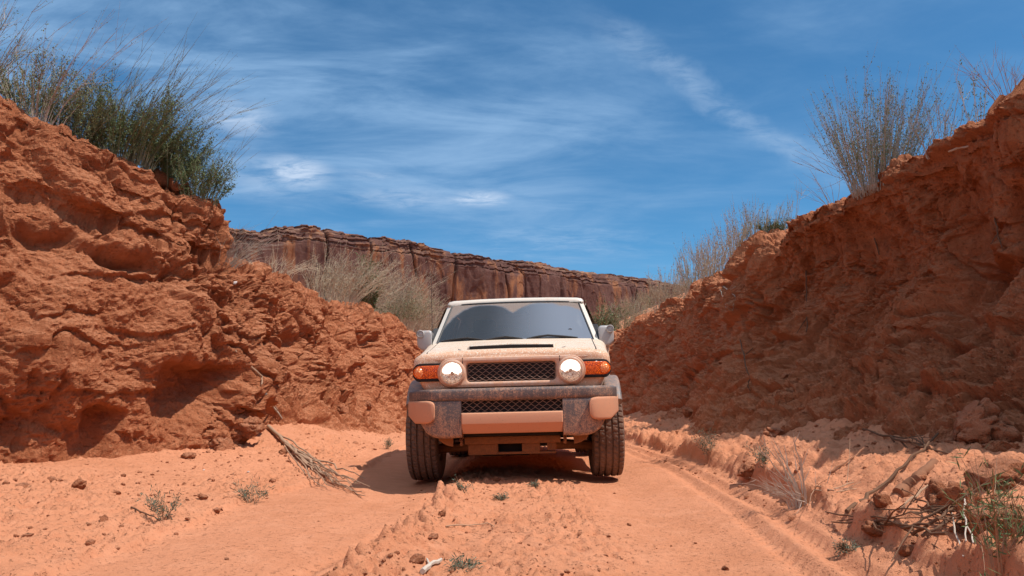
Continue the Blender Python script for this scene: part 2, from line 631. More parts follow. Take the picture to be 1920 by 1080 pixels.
def build_bank(name, pts, heights, profs, side, seed, sharp, aniso=1.0, hollows=()):
    s, xy = smooth_path(pts, win=0.45)
    d = np.hypot(xy[:, 0], xy[:, 1])
    step = np.where(xy[:, 1] > 1.5, 0.0021 * np.maximum(d, 3.0), 0.12)
    cum = np.r_[0, np.cumsum((s[1] - s[0]) / step[:-1])]
    nu = int(cum[-1])
    su = np.interp(np.linspace(0, cum[-1], nu), cum, s)
    X = np.interp(su, s, xy[:, 0])
    Y = np.interp(su, s, xy[:, 1])
    _, xs2 = smooth_path(pts, win=1.6)
    tx = np.interp(su, s, np.gradient(xs2[:, 0], s))
    ty = np.interp(su, s, np.gradient(xs2[:, 1], s))
    ln = np.hypot(tx, ty)
    nx, ny = (ty / ln, -tx / ln) if side < 0 else (-ty / ln, tx / ln)
    # profile: rows of (offset toward the track, height fraction, rows in this piece), blended along y
    ky = np.array([p[0] for p in profs])
    A = np.array([[(o, z) for (o, z, r) in p[1]] for p in profs])      # stations x knots x 2
    rows = [r for (_, _, r) in profs[0][1]]
    tv = np.concatenate([np.linspace(i, i + 1, r, endpoint=False) for i, r in enumerate(rows[1:])] + [[len(rows) - 1]])
    nk = A.shape[1]
    O = np.empty((nu, len(tv)))
    Z = np.empty((nu, len(tv)))
    KO = np.stack([np.interp(Y, ky, A[:, k, 0]) for k in range(nk)], -1)
    KZ = np.stack([np.interp(Y, ky, A[:, k, 1]) for k in range(nk)], -1)
    i0 = np.minimum(tv.astype(int), nk - 2)
    fr = tv - i0
    O = KO[:, i0] * (1 - fr) + KO[:, i0 + 1] * fr
    Z = KZ[:, i0] * (1 - fr) + KZ[:, i0 + 1] * fr
    hp = np.array(heights, float)
    H = np.interp(Y, hp[:, 0], hp[:, 1])
    Z = np.where(Z > 0, Z * H[:, None], Z)
    near = np.maximum(O, -0.7)
    far = O - near
    P = np.stack([X[:, None] + nx[:, None] * near + (-1 if side < 0 else 1) * -far, Y[:, None] + ny[:, None] * near, Z], -1)
    du = np.gradient(P, axis=0)
    dv = np.gradient(P, axis=1)
    N = np.cross(du, dv)
    N /= np.maximum(np.linalg.norm(N, axis=-1, keepdims=True), 1e-9)
    # make normals point to the track / up
    ref = np.stack([np.broadcast_to(nx[:, None], Z.shape), np.broadcast_to(ny[:, None], Z.shape), np.full(Z.shape, 0.6)], -1)
    sg = np.sign((N * ref).sum(-1, keepdims=True))
    N = N * np.where(sg == 0, 1, sg)
    flat = sstep(-O, 0.55, 1.6)                     # 1 on the plateau
    foot = sstep(Z / np.maximum(H[:, None], .1), 0.30, 0.02)
    sh = sharp
    Q = P.copy()
    Q += 0.20 * np.stack([fbm(P * 1.5, 3, seed + 50), fbm(P * 1.5, 3, seed + 60), fbm(P * 1.5, 3, seed + 70)], -1)
    rough = sstep(fbm(P * 0.85, 3, seed + 77), -0.12, 0.22)
    ax = np.array([1.0, 1.0, aniso])
    disp = 0.34 * sh * fbm(P * [0.75, 0.75, 0.55], 3, seed)
    # buttresses and hollows
    disp += 0.36 * sh * (billow(Q * [1.15, 1.15, 0.60] * ax, 3, seed + 5, 0.45) - 0.25)
    # layers whose lower edge overhangs
    th = Z * 1.55 + 0.9 * fbm(P * [0.6, 0.6, 0.9], 4, seed + 9)
    fr = th - np.floor(th)
    amp = np.clip(0.5 + 1.6 * fbm(P * [0.8, 0.8, 0.5], 2, seed + 12), 0, 1.3)
    disp += sh * 0.15 * amp * ((1 - fr) ** 1.4 * sstep(fr, 0.0, 0.08) - 0.35)
    # broken faces: saw-toothed steps along tilted directions
    for k, (dv_, fq, am) in enumerate((((0.25, 0.5, 0.83), 2.6, 0.075), ((-0.6, 0.5, 0.62), 3.4, 0.055), ((0.5, 0.35, 0.8), 6.1, 0.036), ((0.1, -0.7, 0.7), 8.3, 0.026), ((0.0, 0.2, 1.0), 13.0, 0.014))):
        th = (P @ np.array(dv_)) * fq + 1.5 * fbm(P * fq * 0.42, 4, seed + 19 + k * 7, 0.6)
        fr = th - np.floor(th)
        am_ = np.clip(0.45 + 2.2 * fbm(P * (0.5 + fq * .18), 2, seed + 90 + k), 0, 1.3)
        disp += sh * am * am_ * (1.0 if fq < 5 else 0.25 + 0.75 * rough) * ((1 - fr) ** 1.2 * sstep(fr, 0.0, 0.10) - 0.35)
    # blocks with cracks between
    f1, f2 = worley(Q * [1.5, 1.5, 1.3], seed + 3)
    disp += sh * (-0.085 * np.exp(-((f2 - f1) / 0.06) ** 2) + 0.05 * (0.5 - f1)) * sstep(fbm(P * .7, 2, seed + 33), -0.25, 0.2)
    f1, f2 = worley(Q * [4.6, 4.6, 5.2], seed + 4)
    disp += sh * (-0.035 * np.exp(-((f2 - f1) / 0.09) ** 2) + 0.012 * (0.5 - f1)) * sstep(fbm(P * 1.5, 2, seed + 34), -0.1, 0.25) * (.3 + .7 * rough)
    # sharp ribs, lumps, pits, grain
    rid = 1 - billow(Q * 1.7 * ax, 5, seed + 46, 0.48)
    disp += sh * 0.17 * (rid - 0.75)
    lump = billow(Q * 4.2 * ax, 4, seed + 6, 0.55)
    disp += sh * 0.080 * (lump - 0.22) * (.25 + .75 * rough)
    disp += 0.040 * (billow(P * 11.0, 3, seed + 7, 0.6) - 0.22) * (.25 + .75 * rough)
    for (fq, am, lo) in ((3.6, 0.13, 0.26), (7.5, 0.075, 0.22), (15.0, 0.035, 0.18)):
        pit = fbm(Q * [fq, fq, fq * 1.3], 3, seed + 8 + int(fq))
        disp -= sh * am * sstep(pit, lo, lo + 0.14) * sstep(fbm(P * 1.1, 2, seed + 44), -0.3, 0.15) * (.15 + .85 * rough)
    disp += 0.026 * fbm(P * 17, 4, seed + 13, 0.68) + 0.022 * (0.8 - np.abs(perlin(P * 13, seed + 14)) - .5)
    # caves and undercuts one can see in this bank
    for (yc, zc, ry, rz, dep) in hollows:
        zz_ = P[..., 2] + 0.10 * fbm(P * 3.0, 3, seed + 99) - zc
        yy_ = P[..., 1] + 0.12 * fbm(P * 2.5, 3, seed + 98) - yc
        g = np.exp(-(np.abs(yy_) / ry) ** 3) * np.where(zz_ > 0, np.exp(-(zz_ / 0.07) ** 2), np.exp(-(zz_ / rz) ** 2))
        disp = disp * (1 - 0.6 * g) - dep * g
    loose = foot * (0.55)
    k = (1 - 0.80 * flat) * (1 - loose)
    disp = disp * k + 0.05 * foot * (billow(P * 6.0, 3, seed + 15) - .2) + 0.025 * foot * (billow(P * 15, 2, seed + 16) - .2)
    P = P + N * disp[..., None]
    return P


left_pts = [(-12, -8), (-10, -1), (-7.6, 2.5), (-5.85, 4.3), (-4.55, 5.75), (-3.75, 6.65), (-3.18, 7.32), (-2.93, 7.78),
            (-2.95, 8.14), (-3.4, 8.52), (-3.65, 9.0), (-3.35, 9.9), (-3.2, 11), (-2.95, 12.5), (-2.75, 14.5), (-2.55, 17), (-2.45, 20), (-2.7, 24), (-4, 30), (-6, 37)]
LP = [(0.45, -0.45, 1), (0.16, -0.10, 16), (0.14, 0.10, 26), (0.20, 0.22, 30), (0.22, 0.36, 36), (0.14, 0.50, 36), (0.04, 0.62, 32),
      (-0.07, 0.72, 30), (-0.14, 0.755, 14), (-0.10, 0.80, 18), (-0.14, 0.91, 32), (-0.28, 0.995, 34), (-0.8, 1.04, 26), (-3, 1.05, 20), (-12, 1.0, 10), (-60, 0.9, 6)]
LF = [(1.35, -0.35, 1), (1.05, 0.02, 16), (0.68, 0.15, 26), (0.36, 0.28, 30), (0.20, 0.38, 36), (0.10, 0.50, 36), (0.03, 0.62, 32),
      (-0.04, 0.72, 30), (-0.10, 0.77, 14), (-0.15, 0.83, 18), (-0.26, 0.92, 32), (-0.45, 0.985, 34), (-0.9, 1.03, 26), (-3, 1.05, 20), (-12, 1.0, 10), (-60, 0.9, 6)]
Pl = build_bank('earth_bank', left_pts, [(-8, 3.8), (4, 3.75), (6.2, 3.28), (7.2, 2.94), (7.9, 2.92), (8.35, 2.98), (8.75, 2.66), (10, 2.55), (12, 2.50), (15, 2.50), (18, 2.55), (25, 2.6), (37, 2.9)],
                [(-8, LP), (8.2, LP), (9.2, LF), (37, LF)], -1, 100, 1.0, 1.0,
                [(7.25, 0.95, .34, .55, .42), (6.52, 0.58, .13, .5, .38), (6.05, .5, .10, .4, .25), (6.85, 2.02, .28, .22, .30), (6.35, 2.2, .15, .26, .26), (5.85, 1.65, .20, .26, .24),
                 (7.55, 1.75, .16, .2, .2), (9.4, 2.05, .35, .42, .34), (10.6, 1.55, .3, .3, .25), (12.6, 2.15, .35, .5, .3), (8.75, 1.1, .2, .4, .25), (14.6, 1.9, .4, .4, .3)])
bank_l = link('earth_bank', grid_mesh('earth_bank', Pl, flip=True, smooth=False), M['bank'])
tag(bank_l, 'sunlit crumbling red earth bank of blocks and ledges on the driver-less left', 'earth bank', kind='structure')
bank_l['label'] = 'sunlit crumbling red earth bank with overhanging blocks and ledges'

right_pts = [(9, -8), (6.0, -2), (4.6, 1.6), (4.1, 3.0), (3.86, 4.3), (3.70, 5.5), (3.63, 7.0), (3.48, 9), (3.36, 11), (3.36, 13), (3.3, 15), (3.1, 18), (2.95, 22), (2.9, 26), (3.3, 30), (4.5, 37)]
RP = [(2.1, -0.35, 1), (1.75, 0.00, 20), (1.35, 0.085, 26), (0.85, 0.20, 34), (0.45, 0.32, 34), (0.16, 0.42, 30), (-0.04, 0.54, 32), (-0.10, 0.66, 34),
      (-0.02, 0.78, 34), (0.24, 0.895, 30), (0.20, 0.955, 24), (-0.30, 1.0, 28), (-0.9, 1.03, 26), (-3, 1.05, 20), (-12, 1.0, 10), (-60, 0.9, 6)]
RF = [(1.5, -0.35, 1), (1.2, 0.00, 20), (0.95, 0.11, 26), (0.62, 0.25, 34), (0.40, 0.37, 34), (0.28, 0.46, 30), (0.20, 0.55, 32), (0.10, 0.66, 34),
      (0.02, 0.77, 34), (-0.05, 0.86, 30), (-0.15, 0.94, 24), (-0.35, 1.0, 28), (-0.9, 1.03, 26), (-3, 1.05, 20), (-12, 1.0, 10), (-60, 0.9, 6)]
Pr = build_bank('earth_bank', right_pts, [(-8, 3.3), (3, 2.86), (4.8, 2.80), (5.7, 2.96), (7, 2.92), (8.5, 2.95), (11, 2.82), (15, 2.75), (20, 2.7), (37, 2.9)],
                [(-8, RP), (8.6, RP), (10.5, RF), (37, RF)], 1, 300, 0.95, 0.55,
                [(8.5, 1.55, .06, .40, .24), (8.8, 2.45, .05, .4, .22), (6.6, 1.6, .07, .4, .2), (7.3, 2.35, .16, .3, .18), (6.0, 2.1, .12, .3, .16), (7.7, 1.25, .25, .22, .16), (5.5, 1.3, .1, .35, .18)])
bank_r = link('earth_bank', grid_mesh('earth_bank', Pr, flip=False, smooth=False), M['bank'])
tag(bank_r, 'shaded red earth bank with roots hanging from its face', 'earth bank', kind='structure')

# the desert plain round the cut, reaching the horizon
pv, pf = [], []
xs_ = [-4000, -1200, -400, -58, 58, 400, 1200, 4000]
ys_ = [-3000, -400, -8, 36, 120, 420, 1400, 5000]
for yy in ys_:
    for xx in xs_:
        pv.append((xx, yy, 2.55 + (0.4 if yy > 100 else 0)))
for j in range(len(ys_) - 1):
    for i in range(len(xs_) - 1):
        if i == 3 and j == 2:
            continue
        a = j * len(xs_) + i
        pf.append((a, a + 1, a + 1 + len(xs_), a + len(xs_)))
plain = link('desert_plain', fast_mesh('desert_plain', pv, pf), M['clod'])
tag(plain, 'flat red desert floor beyond the cut', 'plain', kind='structure')

# ------------------------------------------------------------------ far cliff
def build_cliff():
    pts = [(-520, 120), (-330, 205), (-200, 255), (-111, 300), (0, 355), (95, 446), (190, 560), (330, 800)]
    s, xy = smooth_path(pts, win=18)
    vis = (xy[:, 0] / xy[:, 1] > -0.45) & (xy[:, 0] / xy[:, 1] < 0.32)
    step = np.where(vis, 0.36, 3.0)
    cum = np.r_[0, np.cumsum((s[1] - s[0]) / step[:-1])]
    su = np.interp(np.linspace(0, cum[-1], int(cum[-1])), cum, s)
    X, Y = np.interp(su, s, xy[:, 0]), np.interp(su, s, xy[:, 1])
    tx, ty = np.gradient(X), np.gradient(Y)
    ln = np.hypot(tx, ty)
    nx, ny = ty / ln, -tx / ln
    hp = np.array([(100, 74), (300, 70.0), (305, 71.5), (311, 74.8), (318, 73.2), (325, 71.5), (329, 72.5), (333, 72.6), (338, 70.2), (346, 68.0), (355, 66.5), (362, 67.6),
                   (378, 69.4), (386, 67.9), (400, 68.5), (420, 69.5), (446, 70.8), (560, 72), (900, 74)])
    H = np.interp(Y, hp[:, 0], hp[:, 1])
    prof = [(40, 0.0, 1), (14, 0.16, 14), (5, 0.25, 16), (1.2, 0.32, 16), (0, 0.40, 20), (-.6, 0.62, 50), (-1.0, 0.86, 46), (-1.3, 0.885, 8), (-3.0, 0.888, 6), (-3.2, 0.925, 12),
            (-5.0, 0.928, 6), (-5.3, 0.962, 12), (-8.5, 0.966, 8), (-11, 1.0, 12), (-16, 1.005, 8), (-90, 1.02, 8)]
    tv = np.concatenate([np.linspace(i, i + 1, r, endpoint=False) for i, (_, _, r) in enumerate(prof[1:])] + [[len(prof) - 1]])
    A = np.array([(o, z) for o, z, r in prof])
    O = np.interp(tv, np.arange(len(prof)), A[:, 0])
    Z = np.interp(tv, np.arange(len(prof)), A[:, 1])
    Zm = Z[None, :] * H[:, None]
    S = np.broadcast_to(su[:, None], Zm.shape)
    C = np.stack([S, Zm, np.zeros_like(S)], -1)
    d = 6.0 * fbm(C * [1 / 34., 1 / 90., 1], 3, 501)
    d += 2.2 * (billow(C * [1 / 13., 1 / 70., 1], 3, 511) - .25)
    cr = perlin(C * [1 / 15., 1 / 180., 1] + 0.10 * fbm(C * [1 / 20., 1 / 20., 1], 2, 515)[..., None], 521)
    d -= 4.0 * np.exp(-(cr / 0.030) ** 2) * sstep(perlin(C * [1 / 30., 1 / 40., 1], 522), -.35, .1)
    f1, f2 = worley(np.stack([S / 11., Zm / 26., np.zeros_like(S)], -1), 531)
    d += 1.6 * (np.floor(f1 * 4) / 4 - .4)
    d += 0.8 * fbm(C * [1 / 4., 1 / 9., 1], 3, 541)
    st = Zm / 2.3 + 0.6 * fbm(C * [1 / 30., 1 / 8., 1], 2, 551)
    fr = st - np.floor(st)
    top = sstep(Z, 0.86, 0.90)[None, :]
    d += top * 1.0 * ((1 - fr) ** 1.5 - .4) + top * 1.6 * fbm(C * [1 / 7., 1 / 4., 1], 3, 561)
    off = O[None, :] + d * (1 - sstep(-O, 12, 30))[None, :]
    Zm = Zm + top * (1.4 * fbm(np.stack([S / 9., S * 0, S * 0], -1), 3, 571) + 0.5 * np.round(2 * fbm(np.stack([S / 4., S * 0, S * 0], -1), 2, 572)))
    P = np.stack([X[:, None] + nx[:, None] * off, Y[:, None] + ny[:, None] * off, Zm + 2.0], -1)
    return P


m, T, out = new_mat('varnished_sandstone')
t = T.node('ShaderNodeTexCoord').outputs['Object']
v1 = T.noise(T.mapping(t, (1, 1, 0.30)), 0.11, 7, 0.62, 0.5)
v2 = T.noise(T.mapping(t, (1, 1, 0.07)), 0.38, 7, 0.66)
v3 = T.noise(t, 0.9, 6, 0.65)
c = T.mix(T.smooth(T.math('ADD', T.math('MULTIPLY', v1, .65), T.math('MULTIPLY', v2, .35)), 0.50, 0.60), (0.128, 0.063, 0.052), (0.35, 0.148, 0.070))
c = T.mix(T.smooth(v2, 0.50, 0.68, 0, 0.6), c, (0.105, 0.053, 0.044))
c = T.mix(T.smooth(v3, 0.35, 0.75, 0, 0.4), c, (0.20, 0.10, 0.068))
sp = T.node('ShaderNodeSeparateXYZ')
T.put(sp.inputs[0], t)
lay = T.noise(T.mapping(t, (0.03, 0.03, 0.8)), 1.0, 5, 0.6)
cap = T.math('MULTIPLY', T.smooth(sp.outputs[2], 63, 71), T.smooth(lay, 0.52, 0.62))
c = T.mix(T.math('MULTIPLY', cap, 0.6), c, (0.42, 0.25, 0.16))
bsdf(T, out, c, 0.95, 0, 0.1, bump=T.math('ADD', v3, T.noise(t, 3.0, 5, .7)), bstr=0.9, bdist=0.5)
M['cliff'] = m
cliff = link('cliff', grid_mesh('cliff', build_cliff(), flip=True), M['cliff'])
tag(cliff, 'long dark varnished sandstone cliff on the skyline', 'cliff', kind='structure')

# ------------------------------------------------------------------ looking up points on the terrain
bpy.context.view_layer.update()
_dg = bpy.context.evaluated_depsgraph_get()
TREES = [BVHTree.FromObject(o, _dg) for o in (ground, bank_l, bank_r, plain)]
CAM = Vector((0, 0, CAM_H))


def cast(org, d, far=400):
    best = None
    for tr in TREES:
        h = tr.ray_cast(org, d, far)
        if h[0] is not None and (best is None or h[3] < best[3]):
            best = h
    return best


def hit(px, py):
    for k in range(60):
        h = cast(CAM, px_dir(px, py + 4 * k), 60)
        if h is not None:
            return h[0].copy(), h[1].copy()
    return Vector((0, 5, 0)), Vector((0, 0, 1))


def drop(x, y, z0=8.0):
    h = cast(Vector((x, y, z0)), Vector((0, 0, -1)))
    return Vector((x, y, h[0].z if h else 2.5))


def top_at(px, Y, back=0.0):
    """point of the terrain under a spot of the skyline at distance Y"""
    d = px_dir(px, 300)
    x = d.x / d.y * Y
    return drop(x + back, Y)

# ------------------------------------------------------------------ car materials
def car_mat(name, base, dust, amount, rough=0.35, front=True, speck=0.5, spec=0.5, lo=0.55, hi=1.3, grime=None, drip=False):
    """paint or plastic under road dust: dust settles on the front and low down, in specks higher up"""
    m, T, out = new_mat(name)
    t = T.node('ShaderNodeTexCoord').outputs['Object']
    s = T.node('ShaderNodeSeparateXYZ')
    T.put(s.inputs[0], t)
    big = T.noise(t, 5.0, 6, 0.65)
    mid = T.noise(t, 34.0, 6, 0.7)
    fin = T.noise(t, 105.0, 3, 0.65)
    f = T.math('ADD', T.math('MULTIPLY', T.math('SUBTRACT', big, 0.5), 1.1), amount)
    f = T.math('ADD', f, T.math('MULTIPLY', T.math('SUBTRACT', mid, 0.5), 1.3))
    f = T.math('ADD', f, T.math('MULTIPLY', T.math('SUBTRACT', fin, 0.5), speck * 2.4))
    if front:
        f = T.math('ADD', f, T.smooth(s.outputs[1], -0.56, -0.71, 0, 0.52))
    f = T.math('ADD', f, T.smooth(s.outputs[2], hi, lo, -0.1, 0.25))
    if drip:
        dr = T.noise(T.mapping(t, (1, 1, 0.10)), 55.0, 4, 0.6)
        f = T.math('ADD', f, T.math('MULTIPLY', T.math('SUBTRACT', dr, 0.5), 1.0))
    f = T.math('MINIMUM', T.math('MAXIMUM', f, 0.0), 0.96)
    c = T.mix(f, base, dust)
    if grime is not None:
        sp = T.noise(t, 75.0, 5, 0.7)
        c = T.mix(T.smooth(sp, 0.60, 0.68, 0, 0.8), c, grime)
    r = T.math('ADD', rough, T.math('MULTIPLY', f, 0.9 - rough))
    bsdf(T, out, c, r, 0, spec, bump=mid, bstr=0.12, bdist=0.004)
    return m


DUST = (0.60, 0.31, 0.18)
M['paint'] = car_mat('dusty_beige_paint', (0.80, 0.70, 0.55), DUST, 0.38, 0.30, speck=1.9)
M['cream'] = car_mat('cream_roof_paint', (0.72, 0.64, 0.54), DUST, 0.08, 0.30, front=False, speck=0.25)
M['bezel'] = car_mat('dusty_grille_bezel', (0.60, 0.52, 0.46), DUST, 0.18, 0.40, speck=0.3)
M['bumper'] = car_mat('grey_bumper_plastic', (0.115, 0.086, 0.080), DUST, -0.33, 0.55, speck=0.9, lo=0.38, hi=0.66, grime=(0.07, 0.055, 0.055), drip=True)
M['guard'] = car_mat('dust_caked_guard', (0.46, 0.27, 0.18), (0.58, 0.265, 0.15), 0.40, 0.6, speck=1.1, grime=(0.36, 0.17, 0.10))
M['flare'] = car_mat('grey_flare_plastic', (0.15, 0.135, 0.135), DUST, 0.08, 0.5, front=False, speck=0.3)
M['tyre'] = car_mat('dusty_tyre', (0.085, 0.064, 0.056), (0.24, 0.135, 0.09), 0.35, 0.8, front=False, speck=0.4, spec=0.2)
M['tyre_side'] = car_mat('muddy_tyre_wall', (0.05, 0.042, 0.04), (0.42, 0.18, 0.09), 0.55, 0.8, front=False, speck=0.3, spec=0.2)
M['under'] = car_mat('muddy_underbody', (0.10, 0.055, 0.034), (0.31, 0.13, 0.055), 0.55, 0.8, front=False, speck=0.4, spec=0.2)
M['black'] = simple('black_plastic', (0.018, 0.016, 0.016), 0.55, scale=60, var=.4)
M['void'] = simple('dark_cavity', (0.014, 0.009, 0.008), 0.9, scale=40, var=.4)
M['wire'] = simple('dusty_grille_wire', (0.30, 0.17, 0.12), 0.6, scale=70, var=.35)
M['cloth'] = simple('seat_cloth', (0.05, 0.052, 0.056), 0.9, scale=60, var=.3)
M['silver'] = car_mat('silver_mirror_shell', (0.42, 0.40, 0.385), DUST, 0.10, 0.35, front=False, speck=0.25)
M['steel'] = simple('painted_steel_wheel', (0.30, 0.22, 0.18), 0.5, scale=30, var=.3)
M['rubber'] = simple('wiper_rubber', (0.03, 0.026, 0.024), 0.7, scale=60, var=.4)

m, T, out = new_mat('amber_lens')
t = T.node('ShaderNodeTexCoord').outputs['Object']
ck = T.node('ShaderNodeTexVoronoi')
T.put(ck.inputs['Vector'], t)
ck.inputs['Scale'].default_value = 120
c = T.mix(T.smooth(ck.outputs['Distance'], 0.2, 0.75), (1.0, 0.17, 0.004), (0.40, 0.035, 0.003))
c = T.mix(T.smooth(T.noise(t, 45, 5, .65), 0.55, .75, 0, .18), c, DUST)
bsdf(T, out, c, 0.16, 0, 0.6, bump=ck.outputs['Distance'], bstr=0.4, bdist=0.003)
M['amber'] = m
m, T, out = new_mat('amber_bulb')
t = T.node('ShaderNodeTexCoord').outputs['Object']
n = T.noise(t, 90, 4, .7)
c = T.mix(T.smooth(n, .4, .65), (1.0, 0.20, 0.01), (1.0, 0.50, 0.25))
bsdf(T, out, c, 0.12, 0.35, 0.8, bump=n, bstr=0.9, bdist=0.01)
M['amber_bulb'] = m

# lit headlamp: the faceted reflector glows round the bulb
m, T, out = new_mat('headlamp_reflector')
t = T.node('ShaderNodeTexCoord').outputs['Object']
n = T.noise(T.mapping(t, (1, 1, 0.35)), 75, 4, .6)
b = bsdf(T, out, T.mix(n, (0.55, 0.36, 0.26), (0.85, 0.72, 0.62)), 0.14, 0.95, 0.5, bump=n, bstr=0.8, bdist=0.02)
M['reflector'] = m
m, T, out = new_mat('headlamp_beam')
t = T.node('ShaderNodeTexCoord').outputs['Object']
n = T.noise(T.mapping(t, (1, 1, 0.5)), 60, 3, .6)
b = bsdf(T, out, (0.9, 0.84, 0.78), 0.2, 0.2, 0.5)
b.inputs['Emission Color'].default_value = (1.0, 0.88, 0.80, 1)
T.put(b.inputs['Emission Strength'], T.smooth(n, 0.30, 0.55, 0.45, 0.95))
M['beam'] = m
m, T, out = new_mat('clear_lens')
g = T.node('ShaderNodeBsdfGlossy')
g.inputs['Roughness'].default_value = 0.05
tr = T.node('ShaderNodeBsdfTransparent')
fz = T.node('ShaderNodeFresnel')
fz.inputs[0].default_value = 1.45
mx = T.node('ShaderNodeMixShader')
T.l.new(fz.outputs[0], mx.inputs[0])
T.l.new(tr.outputs[0], mx.inputs[1])
T.l.new(g.outputs[0], mx.inputs[2])
T.l.new(mx.outputs[0], out.inputs[0])
M['clear'] = m


def glass_mat(name, wiped):
    m, T, out = new_mat(name)
    t = T.node('ShaderNodeTexCoord').outputs['Object']
    g = T.node('ShaderNodeBsdfGlossy')
    g.inputs['Roughness'].default_value = 0.03
    tr = T.node('ShaderNodeBsdfTransparent')
    tr.inputs[0].default_value = (0.45, 0.50, 0.50, 1)
    fz = T.node('ShaderNodeFresnel')
    fz.inputs[0].default_value = 1.9
    mx = T.node('ShaderNodeMixShader')
    T.l.new(fz.outputs[0], mx.inputs[0])
    T.l.new(tr.outputs[0], mx.inputs[1])
    T.l.new(g.outputs[0], mx.inputs[2])
    df = T.node('ShaderNodeBsdfDiffuse')
    n = T.noise(t, 90, 5, .7)
    n2 = T.noise(t, 6, 4, .6)
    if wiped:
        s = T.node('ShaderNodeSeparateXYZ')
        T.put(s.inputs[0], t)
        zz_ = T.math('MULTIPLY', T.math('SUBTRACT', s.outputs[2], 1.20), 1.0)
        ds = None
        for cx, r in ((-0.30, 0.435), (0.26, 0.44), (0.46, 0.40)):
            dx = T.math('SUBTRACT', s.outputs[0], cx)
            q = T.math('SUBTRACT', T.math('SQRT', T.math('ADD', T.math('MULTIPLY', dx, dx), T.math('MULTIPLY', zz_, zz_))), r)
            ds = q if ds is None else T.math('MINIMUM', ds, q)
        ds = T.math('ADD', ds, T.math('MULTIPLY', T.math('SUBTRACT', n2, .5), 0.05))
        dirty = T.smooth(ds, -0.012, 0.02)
        painted_sheen = T.smooth(s.outputs[0], -0.35, 0.50, 0.02, 0.46)  # sky reflection painted on the wiped glass, stronger to one side
        clean = T.math('ADD', painted_sheen, T.smooth(n, 0.60, 0.75, 0, 0.10))
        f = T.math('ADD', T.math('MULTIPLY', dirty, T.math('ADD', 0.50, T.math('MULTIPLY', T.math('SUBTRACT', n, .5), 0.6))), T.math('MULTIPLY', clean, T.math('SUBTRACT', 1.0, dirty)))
        col = T.mix(dirty, (0.36, 0.41, 0.50), (0.46, 0.35, 0.29))  # blue-grey for the painted reflection, tan for the dust
    else:
        f = T.math('ADD', 0.42, T.math('MULTIPLY', T.math('SUBTRACT', n, .5), 0.5))
        col = (0.44, 0.27, 0.18)
    T.put(df.inputs[0], col)
    m2 = T.node('ShaderNodeMixShader')
    T.put(m2.inputs[0], f)
    T.l.new(mx.outputs[0], m2.inputs[1])
    T.l.new(df.outputs[0], m2.inputs[2])
    T.l.new(m2.outputs[0], out.inputs[0])
    return m


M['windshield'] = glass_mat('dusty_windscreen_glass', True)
M['sideglass'] = glass_mat('dusty_side_glass', False)


# ------------------------------------------------------------------ car (x across, -y to the front, front axle at y = 0)
def strip(mb, xs, zb, zt, yf, depth, r, n=3):
    """bar running across the car: rounded sections in y and z at every x"""
    secs = []
    for x in xs:
        a, b = zb(x), zt(x)
        h = max((b - a) / 2, 0.003)
        secs.append([(x, yf(x) + depth / 2 + p, (a + b) / 2 + q) for p, q in rrect(depth / 2, h, min(r, h * .95), n)])
    return mb.loft(secs)


def const(v):
    return lambda x: v


def tab(*pts):
    px = [p[0] for p in pts]
    pz = [p[1] for p in pts]
    return lambda x: float(np.interp(x, px, pz))


